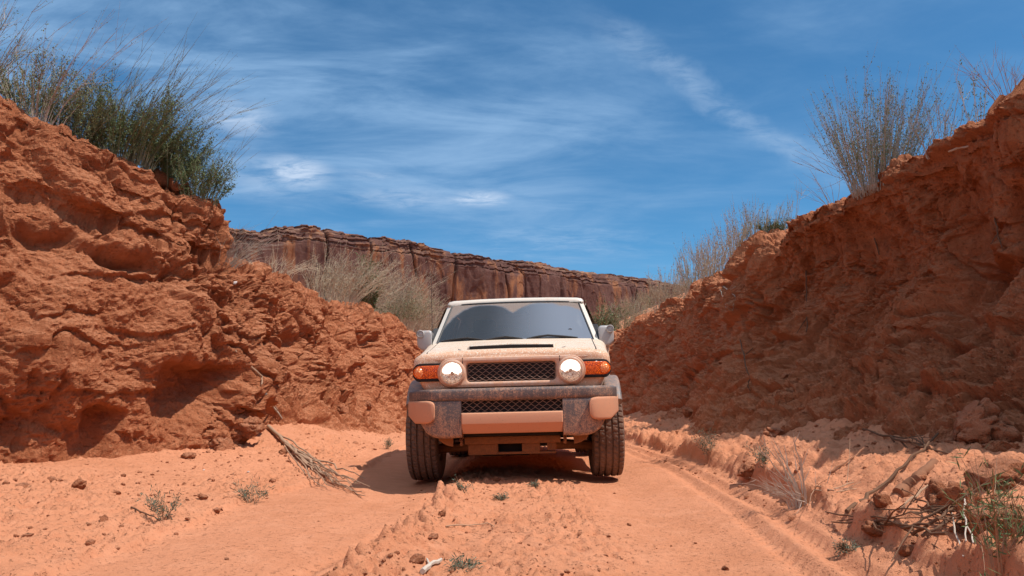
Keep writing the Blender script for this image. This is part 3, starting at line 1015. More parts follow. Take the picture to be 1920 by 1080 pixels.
def build_tyre_wheel(root, x, y, name='wheel'):
    side = 1 if x > 0 else -1
    w = empty(name, (x, y, 0.412))
    w.scale = (1.0, 0.962, 0.962)
    w.parent = root
    seg = 200
    prof = []   # (t, r, kind)
    prof += [(-0.092, 0.215, 0), (-0.118, 0.235, 0), (-0.131, 0.285, 0), (-0.1325, 0.315, 0), (-0.130, 0.345, 0), (-0.1255, 0.368, 0), (-0.119, 0.383, 1), (-0.112, 0.389, 1), (-0.085, 0.3935, 1)]
    for c in (-0.080, -0.028, 0.028, 0.080):
        prof += [(c - 0.008, 0.394, 2), (c - 0.006, 0.378, 0), (c + 0.006, 0.378, 0), (c + 0.008, 0.394, 3)]
        if c < 0.08:
            prof += [(c + 0.024, 0.396, 3 if c != -0.028 else 4)]
    prof += [(0.085, 0.3935, 1), (0.112, 0.389, 1), (0.119, 0.383, 1), (0.1255, 0.368, 0), (0.130, 0.345, 0), (0.1325, 0.315, 0), (0.131, 0.285, 0), (0.118, 0.235, 0), (0.092, 0.215, 0)]
    V, F = [], []
    m_ = len(prof)
    for k in range(seg):
        for (t, r, kd) in prof:
            q = 2 * math.pi * (k + (18 * t if kd else 0)) / seg
            if kd == 1 and k % 4 == 0:
                r -= 0.011
            elif kd in (2, 3) and (k + 2 * kd) % 5 == 0:
                r -= 0.009
            elif kd == 4 and k % 6 == 0:
                r -= 0.008
            V.append((t, r * math.cos(q), r * math.sin(q)))
    for k in range(seg):
        k2 = (k + 1) % seg
        for j in range(m_ - 1):
            F.append((k * m_ + j, k * m_ + j + 1, k2 * m_ + j + 1, k2 * m_ + j))
    mb = MB().add(V, F)
    ty = mb.build('tyre', M['tyre'], w, angle=28)
    mb = MB()
    mb.lathe([(side * a, r) for a, r in ((-0.10, 0.0), (-0.10, 0.21), (-0.095, 0.225), (0.03, 0.215), (0.06, 0.19), (0.085, 0.215), (0.098, 0.226), (0.10, 0.215), (0.07, 0.20), (0.045, 0.17), (0.05, 0.08), (0.065, 0.06), (0.07, 0.0))], (0, 0, 0), 'x', 40)
    rim = mb.build('rim', M['steel'], w)
    sp = MB()
    for k in range(6):
        q = 2 * math.pi * k / 6
        c, s_ = math.cos(q), math.sin(q)
        sp.tube([(side * .062, c * .05, s_ * .05), (side * .075, c * .12, s_ * .12), (side * .082, c * .20, s_ * .20)], [.032, .028, .03], 6)
    sp.build('spoke', M['steel'], rim)
    MB().lathe([(side * .06, .0), (side * .06, .05), (side * .085, .045), (side * .09, 0)], (0, 0, 0), 'x', 20).build('hub', M['black'], rim)
    return w


def wires(mb, x0, x1, z0, z1, cw, ch, y, r):
    """expanded-metal mesh of diamonds"""
    nrow = int(round((z1 - z0) / ch))
    ch = (z1 - z0) / nrow
    ncol = int(round((x1 - x0) / cw))
    cw = (x1 - x0) / ncol
    for j in range(nrow + 1):
        zc = z0 + j * ch
        sgn = 1 if j % 2 else -1
        pts = []
        for i in range(ncol * 2 + 1):
            s_ = sgn if i % 2 else -sgn
            z = zc + s_ * ch * 0.40
            pts.append((x0 + i * cw / 2, y, min(max(z, z0), z1)))
        mb.tube(pts, r, 4, False)
    return mb


def build_car():
    root = empty('off_road_vehicle', (0.042, 6.45, 0.012))
    tag(root, 'dusty beige off-road vehicle with round lit headlights driving along the red dirt track', 'off-road car')

    # --- body shell, front clip and tub
    def sec(y, hw, zt, zb, cut=0.05, rx=0.10, rz=0.075):
        half = [(hw - cut, zb), (hw - 0.004, zb + 0.15), (hw, zt - rz - 0.03)]
        for k in range(1, 7):
            q = R(90 * k / 6)
            half.append((hw - rx + rx * math.cos(q), zt - rz + rz * math.sin(q)))
        half += [(hw * 0.6, zt + 0.006), (hw * 0.3, zt + 0.012)]
        return [(x, y, z) for x, z in half] + [(0, y, zt + 0.014)] + [(-x, y, z) for x, z in half[::-1]]
    mb = MB()
    mb.loft([sec(-0.705, 0.705, 1.015, 0.785, .08, rx=.09, rz=.05), sec(-0.700, 0.728, 1.038, 0.780, .085), sec(-0.685, 0.748, 1.052, 0.777, .085), sec(-0.65, 0.768, 1.062, 0.775, .085), sec(-0.4, 0.785, 1.092, 0.775, .07), sec(0, 0.808, 1.150, 0.79),
             sec(0.3, 0.830, 1.196, 0.79), sec(0.58, 0.850, 1.236, 0.79)])
    mb.loft([sec(0.575, 0.850, 1.235, 0.46, .03), sec(0.62, 0.872, 1.238, 0.43, .03), sec(1.5, 0.880, 1.25, 0.43, .03), sec(2.3, 0.880, 1.26, 0.43, .03), sec(3.3, 0.872, 1.27, 0.48, .03), sec(3.48, 0.850, 1.265, 0.55, .04)])
    body = mb.build('body', M['paint'], root, 40)
    # wheel houses and doors seen from the side
    for s in (-1, 1):
        for yc in (0.0, 2.69):
            arch = MB()
            arch.loft([[(s * xx, yc - rr * math.cos(R(q)), 0.41 + rr * math.sin(R(q))) for xx, rr in ((0.56, 0.425), (0.80, 0.425), (0.80, 0.445), (0.56, 0.445))] for q in range(35, 150, 8)])
            arch.box((s * 0.56, yc, 0.66), (0.02, 0.8, 0.36), 0.005)
            arch.build('wheel_housing', M['void'], body)
        d = MB()
        d.box((s * 0.882, 1.25, 0.86), (0.016, 1.22, 0.74), 0.03)
        door = d.build('door', M['paint'], root)
        MB().box((s * 0.900, 1.68, 1.10), (0.03, 0.18, 0.045), 0.012).build('door_handle', M['black'], door)
        MB().box((s * 0.86, 1.35, 0.43), (0.10, 1.6, 0.07), 0.02).build('side_step', M['black'], root)

    # --- bonnet with its scoop
    def hz(y):
        return float(np.interp(y, [-0.715, -0.70, -0.685, -0.65, -0.4, 0, 0.3, 0.58], [0.995, 1.020, 1.045, 1.062, 1.092, 1.150, 1.196, 1.236])) + 0.012
    ys = [-0.722, -0.715, -0.704, -0.690, -0.67, -0.64, -0.55, -0.4, -0.2, 0, 0.2, 0.35, 0.52]
    hw_ = tab((-0.72, 0.655), (-0.4, 0.672), (0.2, 0.70), (0.52, 0.715))
    nx_ = 26
    G = np.array([[(hw_(y) * u, y + (0.02 * u * u if y < -.6 else 0), hz(y) + 0.012 * (1 - u * u)) for u in np.linspace(-1, 1, nx_)] for y in ys])
    hm = MB()
    idx = lambda i, j: i * nx_ + j
    V = G.reshape(-1, 3).tolist()
    F = [(idx(i, j), idx(i, j + 1), idx(i + 1, j + 1), idx(i + 1, j)) for i in range(len(ys) - 1) for j in range(nx_ - 1)]
    # turned-down rim
    rim_i = [idx(0, j) for j in range(nx_)] + [idx(i, nx_ - 1) for i in range(1, len(ys))] + [idx(len(ys) - 1, j) for j in range(nx_ - 2, -1, -1)] + [idx(i, 0) for i in range(len(ys) - 2, 0, -1)]
    b0 = len(V)
    V += [(V[i][0] * 0.997, V[i][1] + (.004 if V[i][1] < -.7 else 0), V[i][2] - 0.03) for i in rim_i]
    nr = len(rim_i)
    F += [(rim_i[k], rim_i[(k + 1) % nr], b0 + (k + 1) % nr, b0 + k) for k in range(nr)]
    hm.add(V, F)
    hood = hm.build('bonnet', M['paint'], root, 50)
    for s in (-1, 1):
        MB().tube([(s * (hw_(y) + 0.005), y + (.02 if y < -.6 else 0), hz(y) - 0.006) for y in ys[1:]], 0.0052, 5).build('panel_gap', M['void'], hood)
    sc = MB()
    secs = []
    for (y, w, h) in ((-0.580, 0.350, 0.012), (-0.572, 0.352, 0.036), (-0.54, 0.36, 0.042), (-0.3, 0.37, 0.038), (0.0, 0.37, 0.026), (0.25, 0.35, 0.012), (0.36, 0.33, 0.001)):
        zb_ = hz(y)
        secs.append([(-w, y, zb_ - .004), (-w + .012, y, zb_ + h * .7), (-w + .04, y, zb_ + h), (0, y, zb_ + h + .012), (w - .04, y, zb_ + h), (w - .012, y, zb_ + h * .7), (w, y, zb_ - .004)])
    sc.loft(secs)
    scoop = sc.build('bonnet_scoop', M['paint'], hood, 40)
    strip(MB(), [-0.333, -0.32, 0, 0.32, 0.333], tab((-.4, hz(-.58) + .010), (0, hz(-.58) + .014), (.4, hz(-.58) + .010)), tab((-.4, hz(-.58) + .033), (0, hz(-.58) + .041), (.4, hz(-.58) + .033)), const(-0.588), 0.014, 0.004).build('scoop_opening', M['void'], scoop)
    # bonnet side creases and washer nozzles
    for s in (-1, 1):
        MB().tube([(s * 0.40, -0.60, hz(-.6) + .008), (s * 0.425, -0.54, hz(-.54) + .008), (s * 0.43, -0.46, hz(-.46) + .008)], 0.0035, 5).build('crease', M['bumper'], hood)

    # --- stadium shaped bezel round grille and headlamps
    def ring(a, b, r, y, n=12, cz=0.906):
        return [(p, y, cz + q) for p, q in rrect(a, b, r, n)]
    bz = MB()
    bz.loft([ring(0.572, 0.116, 0.116, -0.66), ring(0.572, 0.116, 0.116, -0.728), ring(0.566, 0.110, 0.110, -0.742), ring(0.52, 0.096, 0.09, -0.747), ring(0.362, 0.086, 0.045, -0.747), ring(0.350, 0.078, 0.036, -0.742), ring(0.342, 0.071, 0.030, -0.725), ring(0.338, 0.068, 0.028, -0.66)], caps=False)
    bezel = bz.build('grille_bezel', M['bezel'], root, 40)
    for s in (-1, 1):
        MB().tube([(s * 0.374, -0.7465, 0.985), (s * 0.374, -0.7475, 0.975), (s * 0.374, -0.742, 1.018)], 0.0035, 5).build('bezel_joint', M['void'], bezel)
    g = MB()
    strip(g, [-0.335, 0.335], const(0.838), const(0.974), const(-0.720), 0.012, 0.002)
    grille = g.build('radiator_grille', M['void'], root)
    wires(MB(), -0.336, 0.336, 0.841, 0.972, 0.056, 0.0218, -0.731, 0.0021).build('grille_mesh', M['wire'], grille)

    # --- headlamps and indicators
    for s in (-1, 1):
        hl = MB()
        cx, cz = s * 0.454, 0.906
        hl.lathe([(-0.742, 0.103), (-0.765, 0.101), (-0.776, 0.094), (-0.777, 0.087), (-0.769, 0.0825), (-0.744, 0.0825)], (cx, 0, cz), 'y', 48)
        h = hl.build('headlight', M['bezel'], root, 50)
        MB().lathe([(-0.7690, 0.0825), (-0.758, 0.072), (-0.751, 0.05), (-0.749, 0.0)], (cx, 0, cz), 'y', 48).build('reflector', M['reflector'], h, 80)
        # glowing part of the reflector above and beside the bulb
        rim_ = []
        bm_ = MB()
        rnd = random.Random(5 if s < 0 else 9)
        nn = 48
        V = [(cx, -0.7545, cz + 0.018)]
        for k in range(nn):
            q = 2 * math.pi * k / nn
            dn = max(0.0, -math.sin(q))
            sd = abs(math.cos(q))
            rr = 0.077 - (0.070 * dn + 0.014) * (1 if dn > 0 else 0) * rnd.uniform(0.75, 1.15) - rnd.uniform(0, 0.003)
            if dn > 0.0 and sd > 0.8:
                rr = 0.077 - 0.057 * dn * rnd.uniform(.5, 1.2)
            V.append((cx + rr * math.cos(q), -0.7635 - 0.002 * rr / .08, cz + 0.010 + rr * math.sin(q) * 0.90))
        bm_.add(V, [(0, 1 + k, 1 + (k + 1) % nn) for k in range(nn)])
        bm_.build('lit_beam', M['beam'], h, 80)
        MB().lathe([(-0.772, 0.0), (-0.770, 0.010), (-0.756, 0.014)], (cx, 0, cz - 0.002), 'y', 16).build('bulb_shield', M['bezel'], h)
        MB().lathe([(-0.7715, 0.0820), (-0.779, 0.06), (-0.783, 0.03), (-0.784, 0.0)], (cx, 0, cz), 'y', 40).build('lens', M['clear'], h, 80)
        # indicator
        xs = [0.545, 0.60, 0.65, 0.69, 0.715, 0.735, 0.75, 0.760, 0.766, 0.770]
        if s < 0:
            xs = [-x for x in xs][::-1]
        zt_ = lambda x: 0.976 - 0.045 * max(0, (abs(x) - 0.717) / 0.054) ** 2.2
        zb_ = lambda x: 0.856 + 0.045 * max(0, (abs(x) - 0.717) / 0.054) ** 2.2
        yb = lambda x: -0.722 + 0.055 * max(0, (abs(x) - 0.60) / 0.19) ** 1.8
        ho = MB()
        strip(ho, xs, lambda x: zb_(x) - 0.012, lambda x: zt_(x) + 0.008, lambda x: yb(x) - 0.006, 0.10, 0.006)
        hs = ho.build('turn_signal', M['void'], root)
        strip(MB(), [x * 0.994 for x in xs], lambda x: zb_(x) + 0.007, lambda x: zt_(x) - 0.006, lambda x: yb(x) - 0.010, 0.09, 0.012).build('amber_lens', M['amber'], hs)
        MB().lathe([(-0.010, 0.0), (-0.008, 0.018), (-0.002, 0.034), (0.004, 0.042), (0.03, 0.044)], (s * 0.710, yb(0.710) - 0.012, 0.916), 'y', 28).build('bulb_dome', M['amber_bulb'], hs, 60)

    # --- bumper
    def yb_(x):
        a = abs(x)
        return -0.835 + 0.025 * (a / 0.6) ** 2 + (2.0 * (a - 0.6) ** 1.5 if a > 0.6 else 0)
    bx = np.linspace(-0.815, 0.815, 45)
    mbp = MB()
    strip(mbp, bx, const(0.690), tab((-.85, .770), (-.7, .782), (0, .784), (.7, .782), (.85, .770)), yb_, 0.20, 0.026, 4)
    for s in (-1, 1):
        xs = np.linspace(0.382, 0.78, 24) * s
        if s < 0:
            xs = xs[::-1]
        zb_ = lambda x: float(np.interp(abs(x), [0.38, 0.50, 0.57, 0.62, 0.66, 0.69, 0.71, 0.80], [0.418, 0.412, 0.416, 0.432, 0.458, 0.50, 0.53, 0.58]))
        strip(mbp, xs, zb_, const(0.70), lambda x: yb_(x) + 0.004, 0.15, 0.03, 4)
    bump = mbp.build('bumper', M['bumper'], root, 40)
    v = MB()
    sy = [(-0.700, 0.600), (-0.838, 0.600), (-0.852, 0.592), (-0.858, 0.572), (-0.858, 0.519), (-0.850, 0.510), (-0.805, 0.450), (-0.79, 0.444), (-0.70, 0.444)]
    v.loft([[(x, yy + 0.03 * abs(x) ** 2 + dy, zz_) for yy, zz_ in sy] for x, dy in ((-0.380, .012), (-0.372, 0.003), (-0.2, 0), (0, 0), (0.2, 0), (0.372, .003), (0.380, .012))])
    v.build('bumper_valance', M['guard'], bump, 30)
    bg_ = MB()
    strip(bg_, [-0.382, 0.382], const(0.585), const(0.70), const(-0.775), 0.01, 0.002)
    bg_ = bg_.build('lower_grille', M['void'], root)
    wires(MB(), -0.380, 0.380, 0.598, 0.692, 0.058, 0.0235, -0.806, 0.0021).build('grille_mesh', M['wire'], bg_)
    for s in (-1, 1):
        xs = np.array([0.582, 0.586, 0.596, 0.615, 0.645, 0.70, 0.748, 0.758, 0.785, 0.812, 0.826]) * s
        if s < 0:
            xs = xs[::-1]
        zt_ = lambda x: float(np.interp(abs(x), [0.582, 0.586, 0.596, 0.615, 0.645, 0.83], [0.655, 0.673, 0.685, 0.693, 0.697, 0.697]))
        zb_ = lambda x: float(np.interp(abs(x), [0.582, 0.586, 0.596, 0.615, 0.645, 0.75, 0.83], [0.585, 0.560, 0.545, 0.533, 0.527, 0.527, 0.585]))
        strip(MB(), xs, zb_, zt_, lambda x: yb_(x) - 0.040 + 0.05 * max(0, (abs(x) - .75) / .08), 0.14, 0.02, 3).build('bumper_guard', M['guard'], bump, 30)
    # towing points, skid plate, brackets
    for s in (-1, 1):
        MB().tube([(s * .395, -.60, .41), (s * .395, -.70, .405), (s * .395, -.735, .385), (s * .395, -.715, .362), (s * .395, -.66, .372)], .013, 8).build('tow_hook', M['under'], root)
        br = MB()
        xs = np.linspace(0.465, 0.575, 8) * s
        xs = xs if s > 0 else xs[::-1]
        strip(br, xs, lambda x: 0.345 + 0.05 * ((abs(x) - .465) / .11) ** 2, const(0.45), const(-0.66), 0.03, 0.01)
        br.build('mud_bracket', M['under'], root)
    sk = MB()
    for (a, b, z0, z1) in ((-0.385, 0.365, 0.352, 0.410), (-0.36, -0.125, 0.282, 0.353), (0.062, 0.205, 0.282, 0.353), (0.258, 0.33, 0.295, 0.353), (-0.36, 0.33, 0.268, 0.288)):
        sk.box(((a + b) / 2, -0.55 + (0.36 - z0) * .35, (z0 + z1) / 2), (b - a, 0.05, z1 - z0), 0.008)
    skid = sk.build('skid_plate', M['under'], root)
    MB().box((0, -0.62, 0.432), (0.80, 0.10, 0.03), 0.01).build('cross_member', M['void'], skid)
    un = MB()
    for s in (-1, 1):
        un.box((s * 0.42, 1.3, 0.47), (0.10, 3.7, 0.13), 0.015)
    un.box((0, 1.4, 0.50), (1.5, 3.4, 0.06), 0.01)
    un.box((0, 0.15, 0.43), (0.62, 1.0, 0.24), 0.05)
    un.box((-0.07, -0.40, 0.35), (0.42, 0.10, 0.20), 0.03)
    frame = un.build('chassis_frame', M['void'], root)
    for s in (-1, 1):
        MB().tube([(s * .30, -.14, .31), (s * .50, -.05, .30), (s * .68, 0, .285)], [.04, .035, .04], 8).tube([(s * .30, .22, .31), (s * .50, .1, .30), (s * .68, 0, .285)], [.04, .035, .04], 8).build('control_arm', M['under'], root)
        MB().tube([(s * .14, 0, .37), (s * .70, 0, .39)], .022, 8).build('drive_shaft', M['void'], root)
        MB().tube([(s * .58, .03, .36), (s * .52, .04, .75)], [.055, .05], 10).build('strut', M['void'], root)
    ax = MB().tube([(-.7, 2.69, .39), (.7, 2.69, .39)], .045, 10)
    ax.lathe([(-.14, 0), (-.11, .10), (0, .14), (.11, .10), (.14, 0)], (-.1, 2.69, .39), 'x', 16)
    ax.build('rear_axle', M['void'], root)

    # --- wheels and flares
    for y in (0.0, 2.69):
        for s in (-1, 1):
            build_tyre_wheel(root, s * 0.760, y)
            secs = []
            for q in range(34, 171, 8):
                a = R(q)
                rad = 0.432
                tt = 0.036 + 0.012 * max(0, math.cos(a))
                loop = []
                for p, qq in rrect(0.070, tt, 0.028, 4):
                    rr = rad + qq
                    xo = s * (0.818 + p - 0.01 * max(0, math.cos(a)))
                    loop.append((xo, y - rr * math.cos(a), 0.410 + rr * math.sin(a)))
                secs.append(loop)
            MB().loft(secs).build('wheel_flare', M['flare'], root, 40)
            for yy in (y + 0.52,):
                MB().box((s * .78, yy, .36), (.24, .012, .22), .004).build('mud_flap', M['black'], root)

    # --- cab
    gb = [(-0.742, 0.560, 1.232), (0.742, 0.560, 1.232)]
    gt = [(-0.640, 1.030, 1.652), (0.640, 1.030, 1.652)]

    def gpt(u, v, off=0.0):
        """point on the windscreen: u -1..1 across, v 0..1 up"""
        hwid = 0.742 + (0.640 - 0.742) * v
        bow = 0.045 * (1 - u * u)
        return (hwid * u, 0.560 + 0.47 * v - bow - off * .66, 1.232 + 0.42 * v + off * .75 + 0.008 * (1 - u * u) * v)
    gv = np.array([[gpt(u, v) for v in np.linspace(0, 1, 9)] for u in np.linspace(-1, 1, 25)])
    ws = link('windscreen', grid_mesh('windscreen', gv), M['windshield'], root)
    seal = MB()
    rim_pts = [gpt(u, 0) for u in np.linspace(-1, 1, 13)] + [gpt(1, v) for v in (.25, .5, .75, 1)] + [gpt(u, 1) for u in np.linspace(1, -1, 13)[1:]] + [gpt(-1, v) for v in (.75, .5, .25, 0)]
    seal.tube(rim_pts, 0.010, 6)
    seal.build('windscreen_seal', M['black'], ws)
    # stickers and marks on the glass
    def patch(u0, v0, u1, v1, off=-0.004):
        return MB().add([gpt(u0, v0, off), gpt(u1, v0, off), gpt(u1, v1, off), gpt(u0, v1, off)], [(0, 1, 2, 3)])
    patch(0.80, 0.90, 0.85, 0.985).build('sticker', simple('sticker_white', (0.7, 0.72, 0.75), .5), ws)
    cst = gpt(0.74, 0.25, 0.003)
    MB().lathe([(0.0, 0.016), (0.003, 0.018), (0.006, 0.016), (0.006, 0.0)], (cst[0], cst[1], cst[2]), 'y', 16).build('round_sticker', simple('sticker_grey', (0.33, 0.37, 0.42), .5), ws)
    # pillars
    for s in (-1, 1):
        secs = []
        for v in (-0.06, 0.25, 0.5, 0.75, 1.0):
            x0, y0, z0 = gpt(s, v)
            xo = s * (0.790 + (0.688 - 0.790) * v)
            secs.append([(x0 - s * .004, y0 - .004, z0 + .004), (xo, y0 + .03, z0 + .004), (xo + s * .006, y0 + .09, z0 - .01), (x0 + s * .005, y0 + .10, z0 - .02)])
        MB().loft(secs).build('windscreen_pillar', M['cream'], root, 50)
    rf = MB()
    secs = []
    for (y, hw, z0, z1) in ((1.010, 0.672, 1.648, 1.664), (1.020, 0.687, 1.640, 1.686), (1.05, 0.694, 1.636, 1.700), (1.25, 0.704, 1.64, 1.722), (1.9, 0.735, 1.66, 1.745), (2.7, 0.735, 1.66, 1.745), (3.3, 0.72, 1.64, 1.72), (3.42, 0.70, 1.63, 1.68)):
        half = [(hw - .03, z0), (hw, z0 + .006), (hw, z1 - .030), (hw - .02, z1 - .010), (hw - .07, z1), (hw * .5, z1 + .010), (0, z1 + .014)]
        secs.append([(x, y, z) for x, z in half] + [(-x, y, z) for x, z in half[-2::-1]])
    rf.loft(secs)
    rf.build('roof', M['cream'], root, 50)
    for s in (-1, 1):
        for (y0, y1) in ((1.80, 1.98), (2.55, 3.40)):
            secs = []
            for t_, xo, zz_ in ((0, 0.868, 1.22), (0.5, 0.81, 1.45), (1, 0.735, 1.66)):
                sh = 0.04 * t_
                secs.append([(s * xo, y0 + sh, zz_), (s * xo, y1 - .02 * t_, zz_), (s * (xo - .05), y1 - .02 * t_, zz_), (s * (xo - .05), y0 + sh, zz_)])
            MB().loft(secs).build('side_pillar', M['cream'], root, 40)
        for (ya, yb0, yt0, yt1) in ((0.78, 1.81, 1.14, 1.84), (1.97, 2.57, 2.0, 2.58)):
            MB().add([(s * .850, ya, 1.23), (s * .850, yb0, 1.23), (s * .722, yt1, 1.655), (s * .722, yt0, 1.655)], [(0, 1, 2, 3)]).build('side_window', M['sideglass'], root)
        # quarter triangle filling behind the windscreen pillar
        MB().loft([[(s * .868, .60, 1.215), (s * .868, .84, 1.215), (s * .82, .84, 1.215), (s * .79, .60, 1.215)], [(s * .80, .78, 1.40), (s * .80, .86, 1.40), (s * .76, .86, 1.40), (s * .745, .79, 1.40)]]).build('window_corner', M['black'], root)
    MB().loft([[(-.83, 3.44, 1.24), (.83, 3.44, 1.24), (.83, 3.40, 1.24), (-.83, 3.40, 1.24)], [(-.71, 3.40, 1.67), (.71, 3.40, 1.67), (.71, 3.36, 1.67), (-.71, 3.36, 1.67)]]).build('tailgate_window', M['sideglass'], root)
    # cabin
    MB().box((0, 0.98, 1.215), (1.52, 0.50, 0.11), 0.04).build('dashboard', M['black'], root)
    MB().box((0, 2.3, 1.24), (1.6, 2.2, 0.05), 0.01).build('cabin_floor', M['black'], root)
    for x in (-0.37, 0.37):
        st = MB().box((x, 1.75, 1.30), (0.46, 0.14, 0.26), 0.05).build('seat', M['cloth'], root)
        MB().box((x, 1.77, 1.50), (0.25, 0.09, 0.15), 0.035).build('headrest', M['cloth'], st)
    q = [2 * math.pi * k / 24 for k in range(25)]
    MB().tube([(0.37 + .18 * math.cos(a), 1.20 + .06 * math.sin(a), 1.29 + .16 * math.sin(a)) for a in q], 0.014, 6).build('steering_wheel', M['black'], root)
    MB().box((0.0, 1.08, 1.585), (0.24, 0.03, 0.06), 0.02).build('rear_view_mirror', M['black'], root)
    # wipers
    for (ua, um, ub, vm) in ((-0.95, -0.62, -0.40, 0.055), (-0.37, -0.12, 0.10, 0.055), (0.15, 0.42, 0.80, 0.065)):
        w = MB()
        w.tube([gpt(ua, 0.015, .018), gpt((ua + um) / 2, vm * .75, .022), gpt(um, vm, .026), gpt((um + ub) / 2, vm * .6, .024), gpt(ub, 0.012, .02)], [.007, .010, .011, .010, .006], 6)
        w = w.build('wiper', M['rubber'], root)
        MB().tube([gpt(ua + .02, .03, .010), gpt(um, .035, .012), gpt(ub - .02, .02, .010)], .006, 5).build('wiper_blade', M['rubber'], w)
    strip(MB(), np.linspace(-0.74, 0.74, 15), const(1.212), const(1.238), lambda x: 0.515 + 0.03 * x * x, 0.06, 0.006).build('cowl', M['bumper'], root)
    # mirrors
    for s in (-1, 1):
        mm = empty('side_mirror', (0, 0, 0))
        mm.parent = root
        xs = np.array([0.800, 0.806, 0.82, 0.86, 0.90, 0.925, 0.936, 0.941]) * s
        xs = xs if s > 0 else xs[::-1]
        zt_ = lambda x: float(np.interp(abs(x), [.80, .806, .82, .925, .936, .941], [1.345, 1.358, 1.366, 1.366, 1.358, 1.34]))
        zb_ = lambda x: float(np.interp(abs(x), [.80, .806, .84, .90, .936, .941], [1.175, 1.165, 1.160, 1.175, 1.210, 1.235]))
        strip(MB(), xs, zb_, zt_, lambda x: 0.585 + 1.2 * (abs(x) - .80) ** 2, 0.15, 0.028, 4).build('shell', M['silver'], mm, 50)
        MB().tube([(s * .80, .68, 1.19), (s * .83, .67, 1.165), (s * .885, .68, 1.15)][::-1], [.03, .028, .028], 8).tube([(s * .815, .66, 1.19), (s * .80, .70, 1.12), (s * .84, .74, 1.10)], .026, 8).build('arm', M['silver'], mm)
        MB().lathe([(0.02, 0.036), (-0.012, 0.036), (-0.018, 0.031), (-0.010, 0.027), (0.0, 0.026), (-0.006, 0.0)], (s * .905, .592, 1.332), 'y', 28).build('marker_lamp', M['silver'], mm, 50)
        MB().lathe([(-0.016, 0.027), (-0.020, 0.0)], (s * .905, .592, 1.332), 'y', 24).build('lamp_lens', M['clear'], mm)
        MB().add([(s * .81, .737, 1.18), (s * .93, .737, 1.22), (s * .93, .737, 1.35), (s * .81, .737, 1.35)], [(0, 1, 2, 3)]).build('mirror_glass', M['reflector'], mm)
    # whip aerial on the wing
    MB().tube([(-0.775, 0.47, 1.20), (-0.777, 0.475, 1.45), (-0.782, 0.48, 1.86)], [.0035, .0028, .0018], 5).build('aerial', M['black'], root)
    root.rotation_euler = (0, R(-1.45), R(-1.9))
    return root


car = build_car()

# ------------------------------------------------------------------ plants, sticks, stones
def crest(px, back=0.15):
    """spot on the top of a bank, a little behind its skyline as seen along one direction"""
    for py in range(20, 760, 3):
        d = px_dir(px, py)
        h = cast(CAM, d, 60)
        if h is not None:
            f = Vector((d.x, d.y, 0)).normalized()
            p = h[0] + f * back
            return drop(p.x, p.y)
    return Vector((0, 20, 2.5))


def prisms(polys, rads, n=3):
    """many thin stems as one mesh: polys (s, k, 3), rads (s, k)"""
    Pl_, Rr = np.asarray(polys, float), np.asarray(rads, float)
    s, k, _ = Pl_.shape
    T_ = np.gradient(Pl_, axis=1)
    T_ /= np.maximum(np.linalg.norm(T_, axis=-1, keepdims=True), 1e-9)
    ref = np.zeros_like(T_)
    ref[..., 0] = 0.35
    ref[..., 1] = 0.93
    A = np.cross(T_, ref)
    A /= np.maximum(np.linalg.norm(A, axis=-1, keepdims=True), 1e-9)
    B = np.cross(T_, A)
    V = np.stack([Pl_ + (A * math.cos(2 * math.pi * q / n) + B * math.sin(2 * math.pi * q / n)) * Rr[..., None] for q in range(n)], 2)
    idx = np.arange(s * k * n).reshape(s, k, n)
    F = []
    for q in range(n):
        q2 = (q + 1) % n
        F.append(np.stack([idx[:, :-1, q], idx[:, :-1, q2], idx[:, 1:, q2], idx[:, 1:, q]], -1).reshape(-1, 4))
    return V.reshape(-1, 3), np.concatenate(F)


def grow(rng, n, L, r0, spread, lean, droop=0.0, rad=0.003, k=7, wig=0.05):
    """stems from one root: each a bent polyline"""
    t = np.linspace(0, 1, k)
    ang = rng.uniform(0, 2 * np.pi, n)
    rr = np.sqrt(rng.uniform(0, 1, n))
    st = np.stack([rr * np.cos(ang) * r0, rr * np.sin(ang) * r0, np.zeros(n)], -1)
    out = np.stack([np.cos(ang) * rr, np.sin(ang) * rr, np.zeros(n)], -1) * spread
    out += rng.normal(0, spread * .25, (n, 3)) * [1, 1, .3]
    d = out + np.array([0, 0, 1.0])
    d /= np.linalg.norm(d, axis=-1, keepdims=True)
    ln_ = L * rng.uniform(0.45, 1.0, n)
    P = st[:, None] + d[:, None] * (t[None, :, None] * ln_[:, None, None])
    P += np.asarray(lean, float)[None, None] * (t ** 1.5)[None, :, None] * ln_[:, None, None]
    P[..., 2] -= droop * (t ** 2)[None] * ln_[:, None]
    w = np.cumsum(rng.normal(0, wig, (n, k, 3)), axis=1) * (ln_ / k)[:, None, None] * t[None, :, None] ** .5
    P += w
    Rd = rad * (1 - 0.75 * t)[None] * rng.uniform(.7, 1.3, n)[:, None]
    return P, Rd


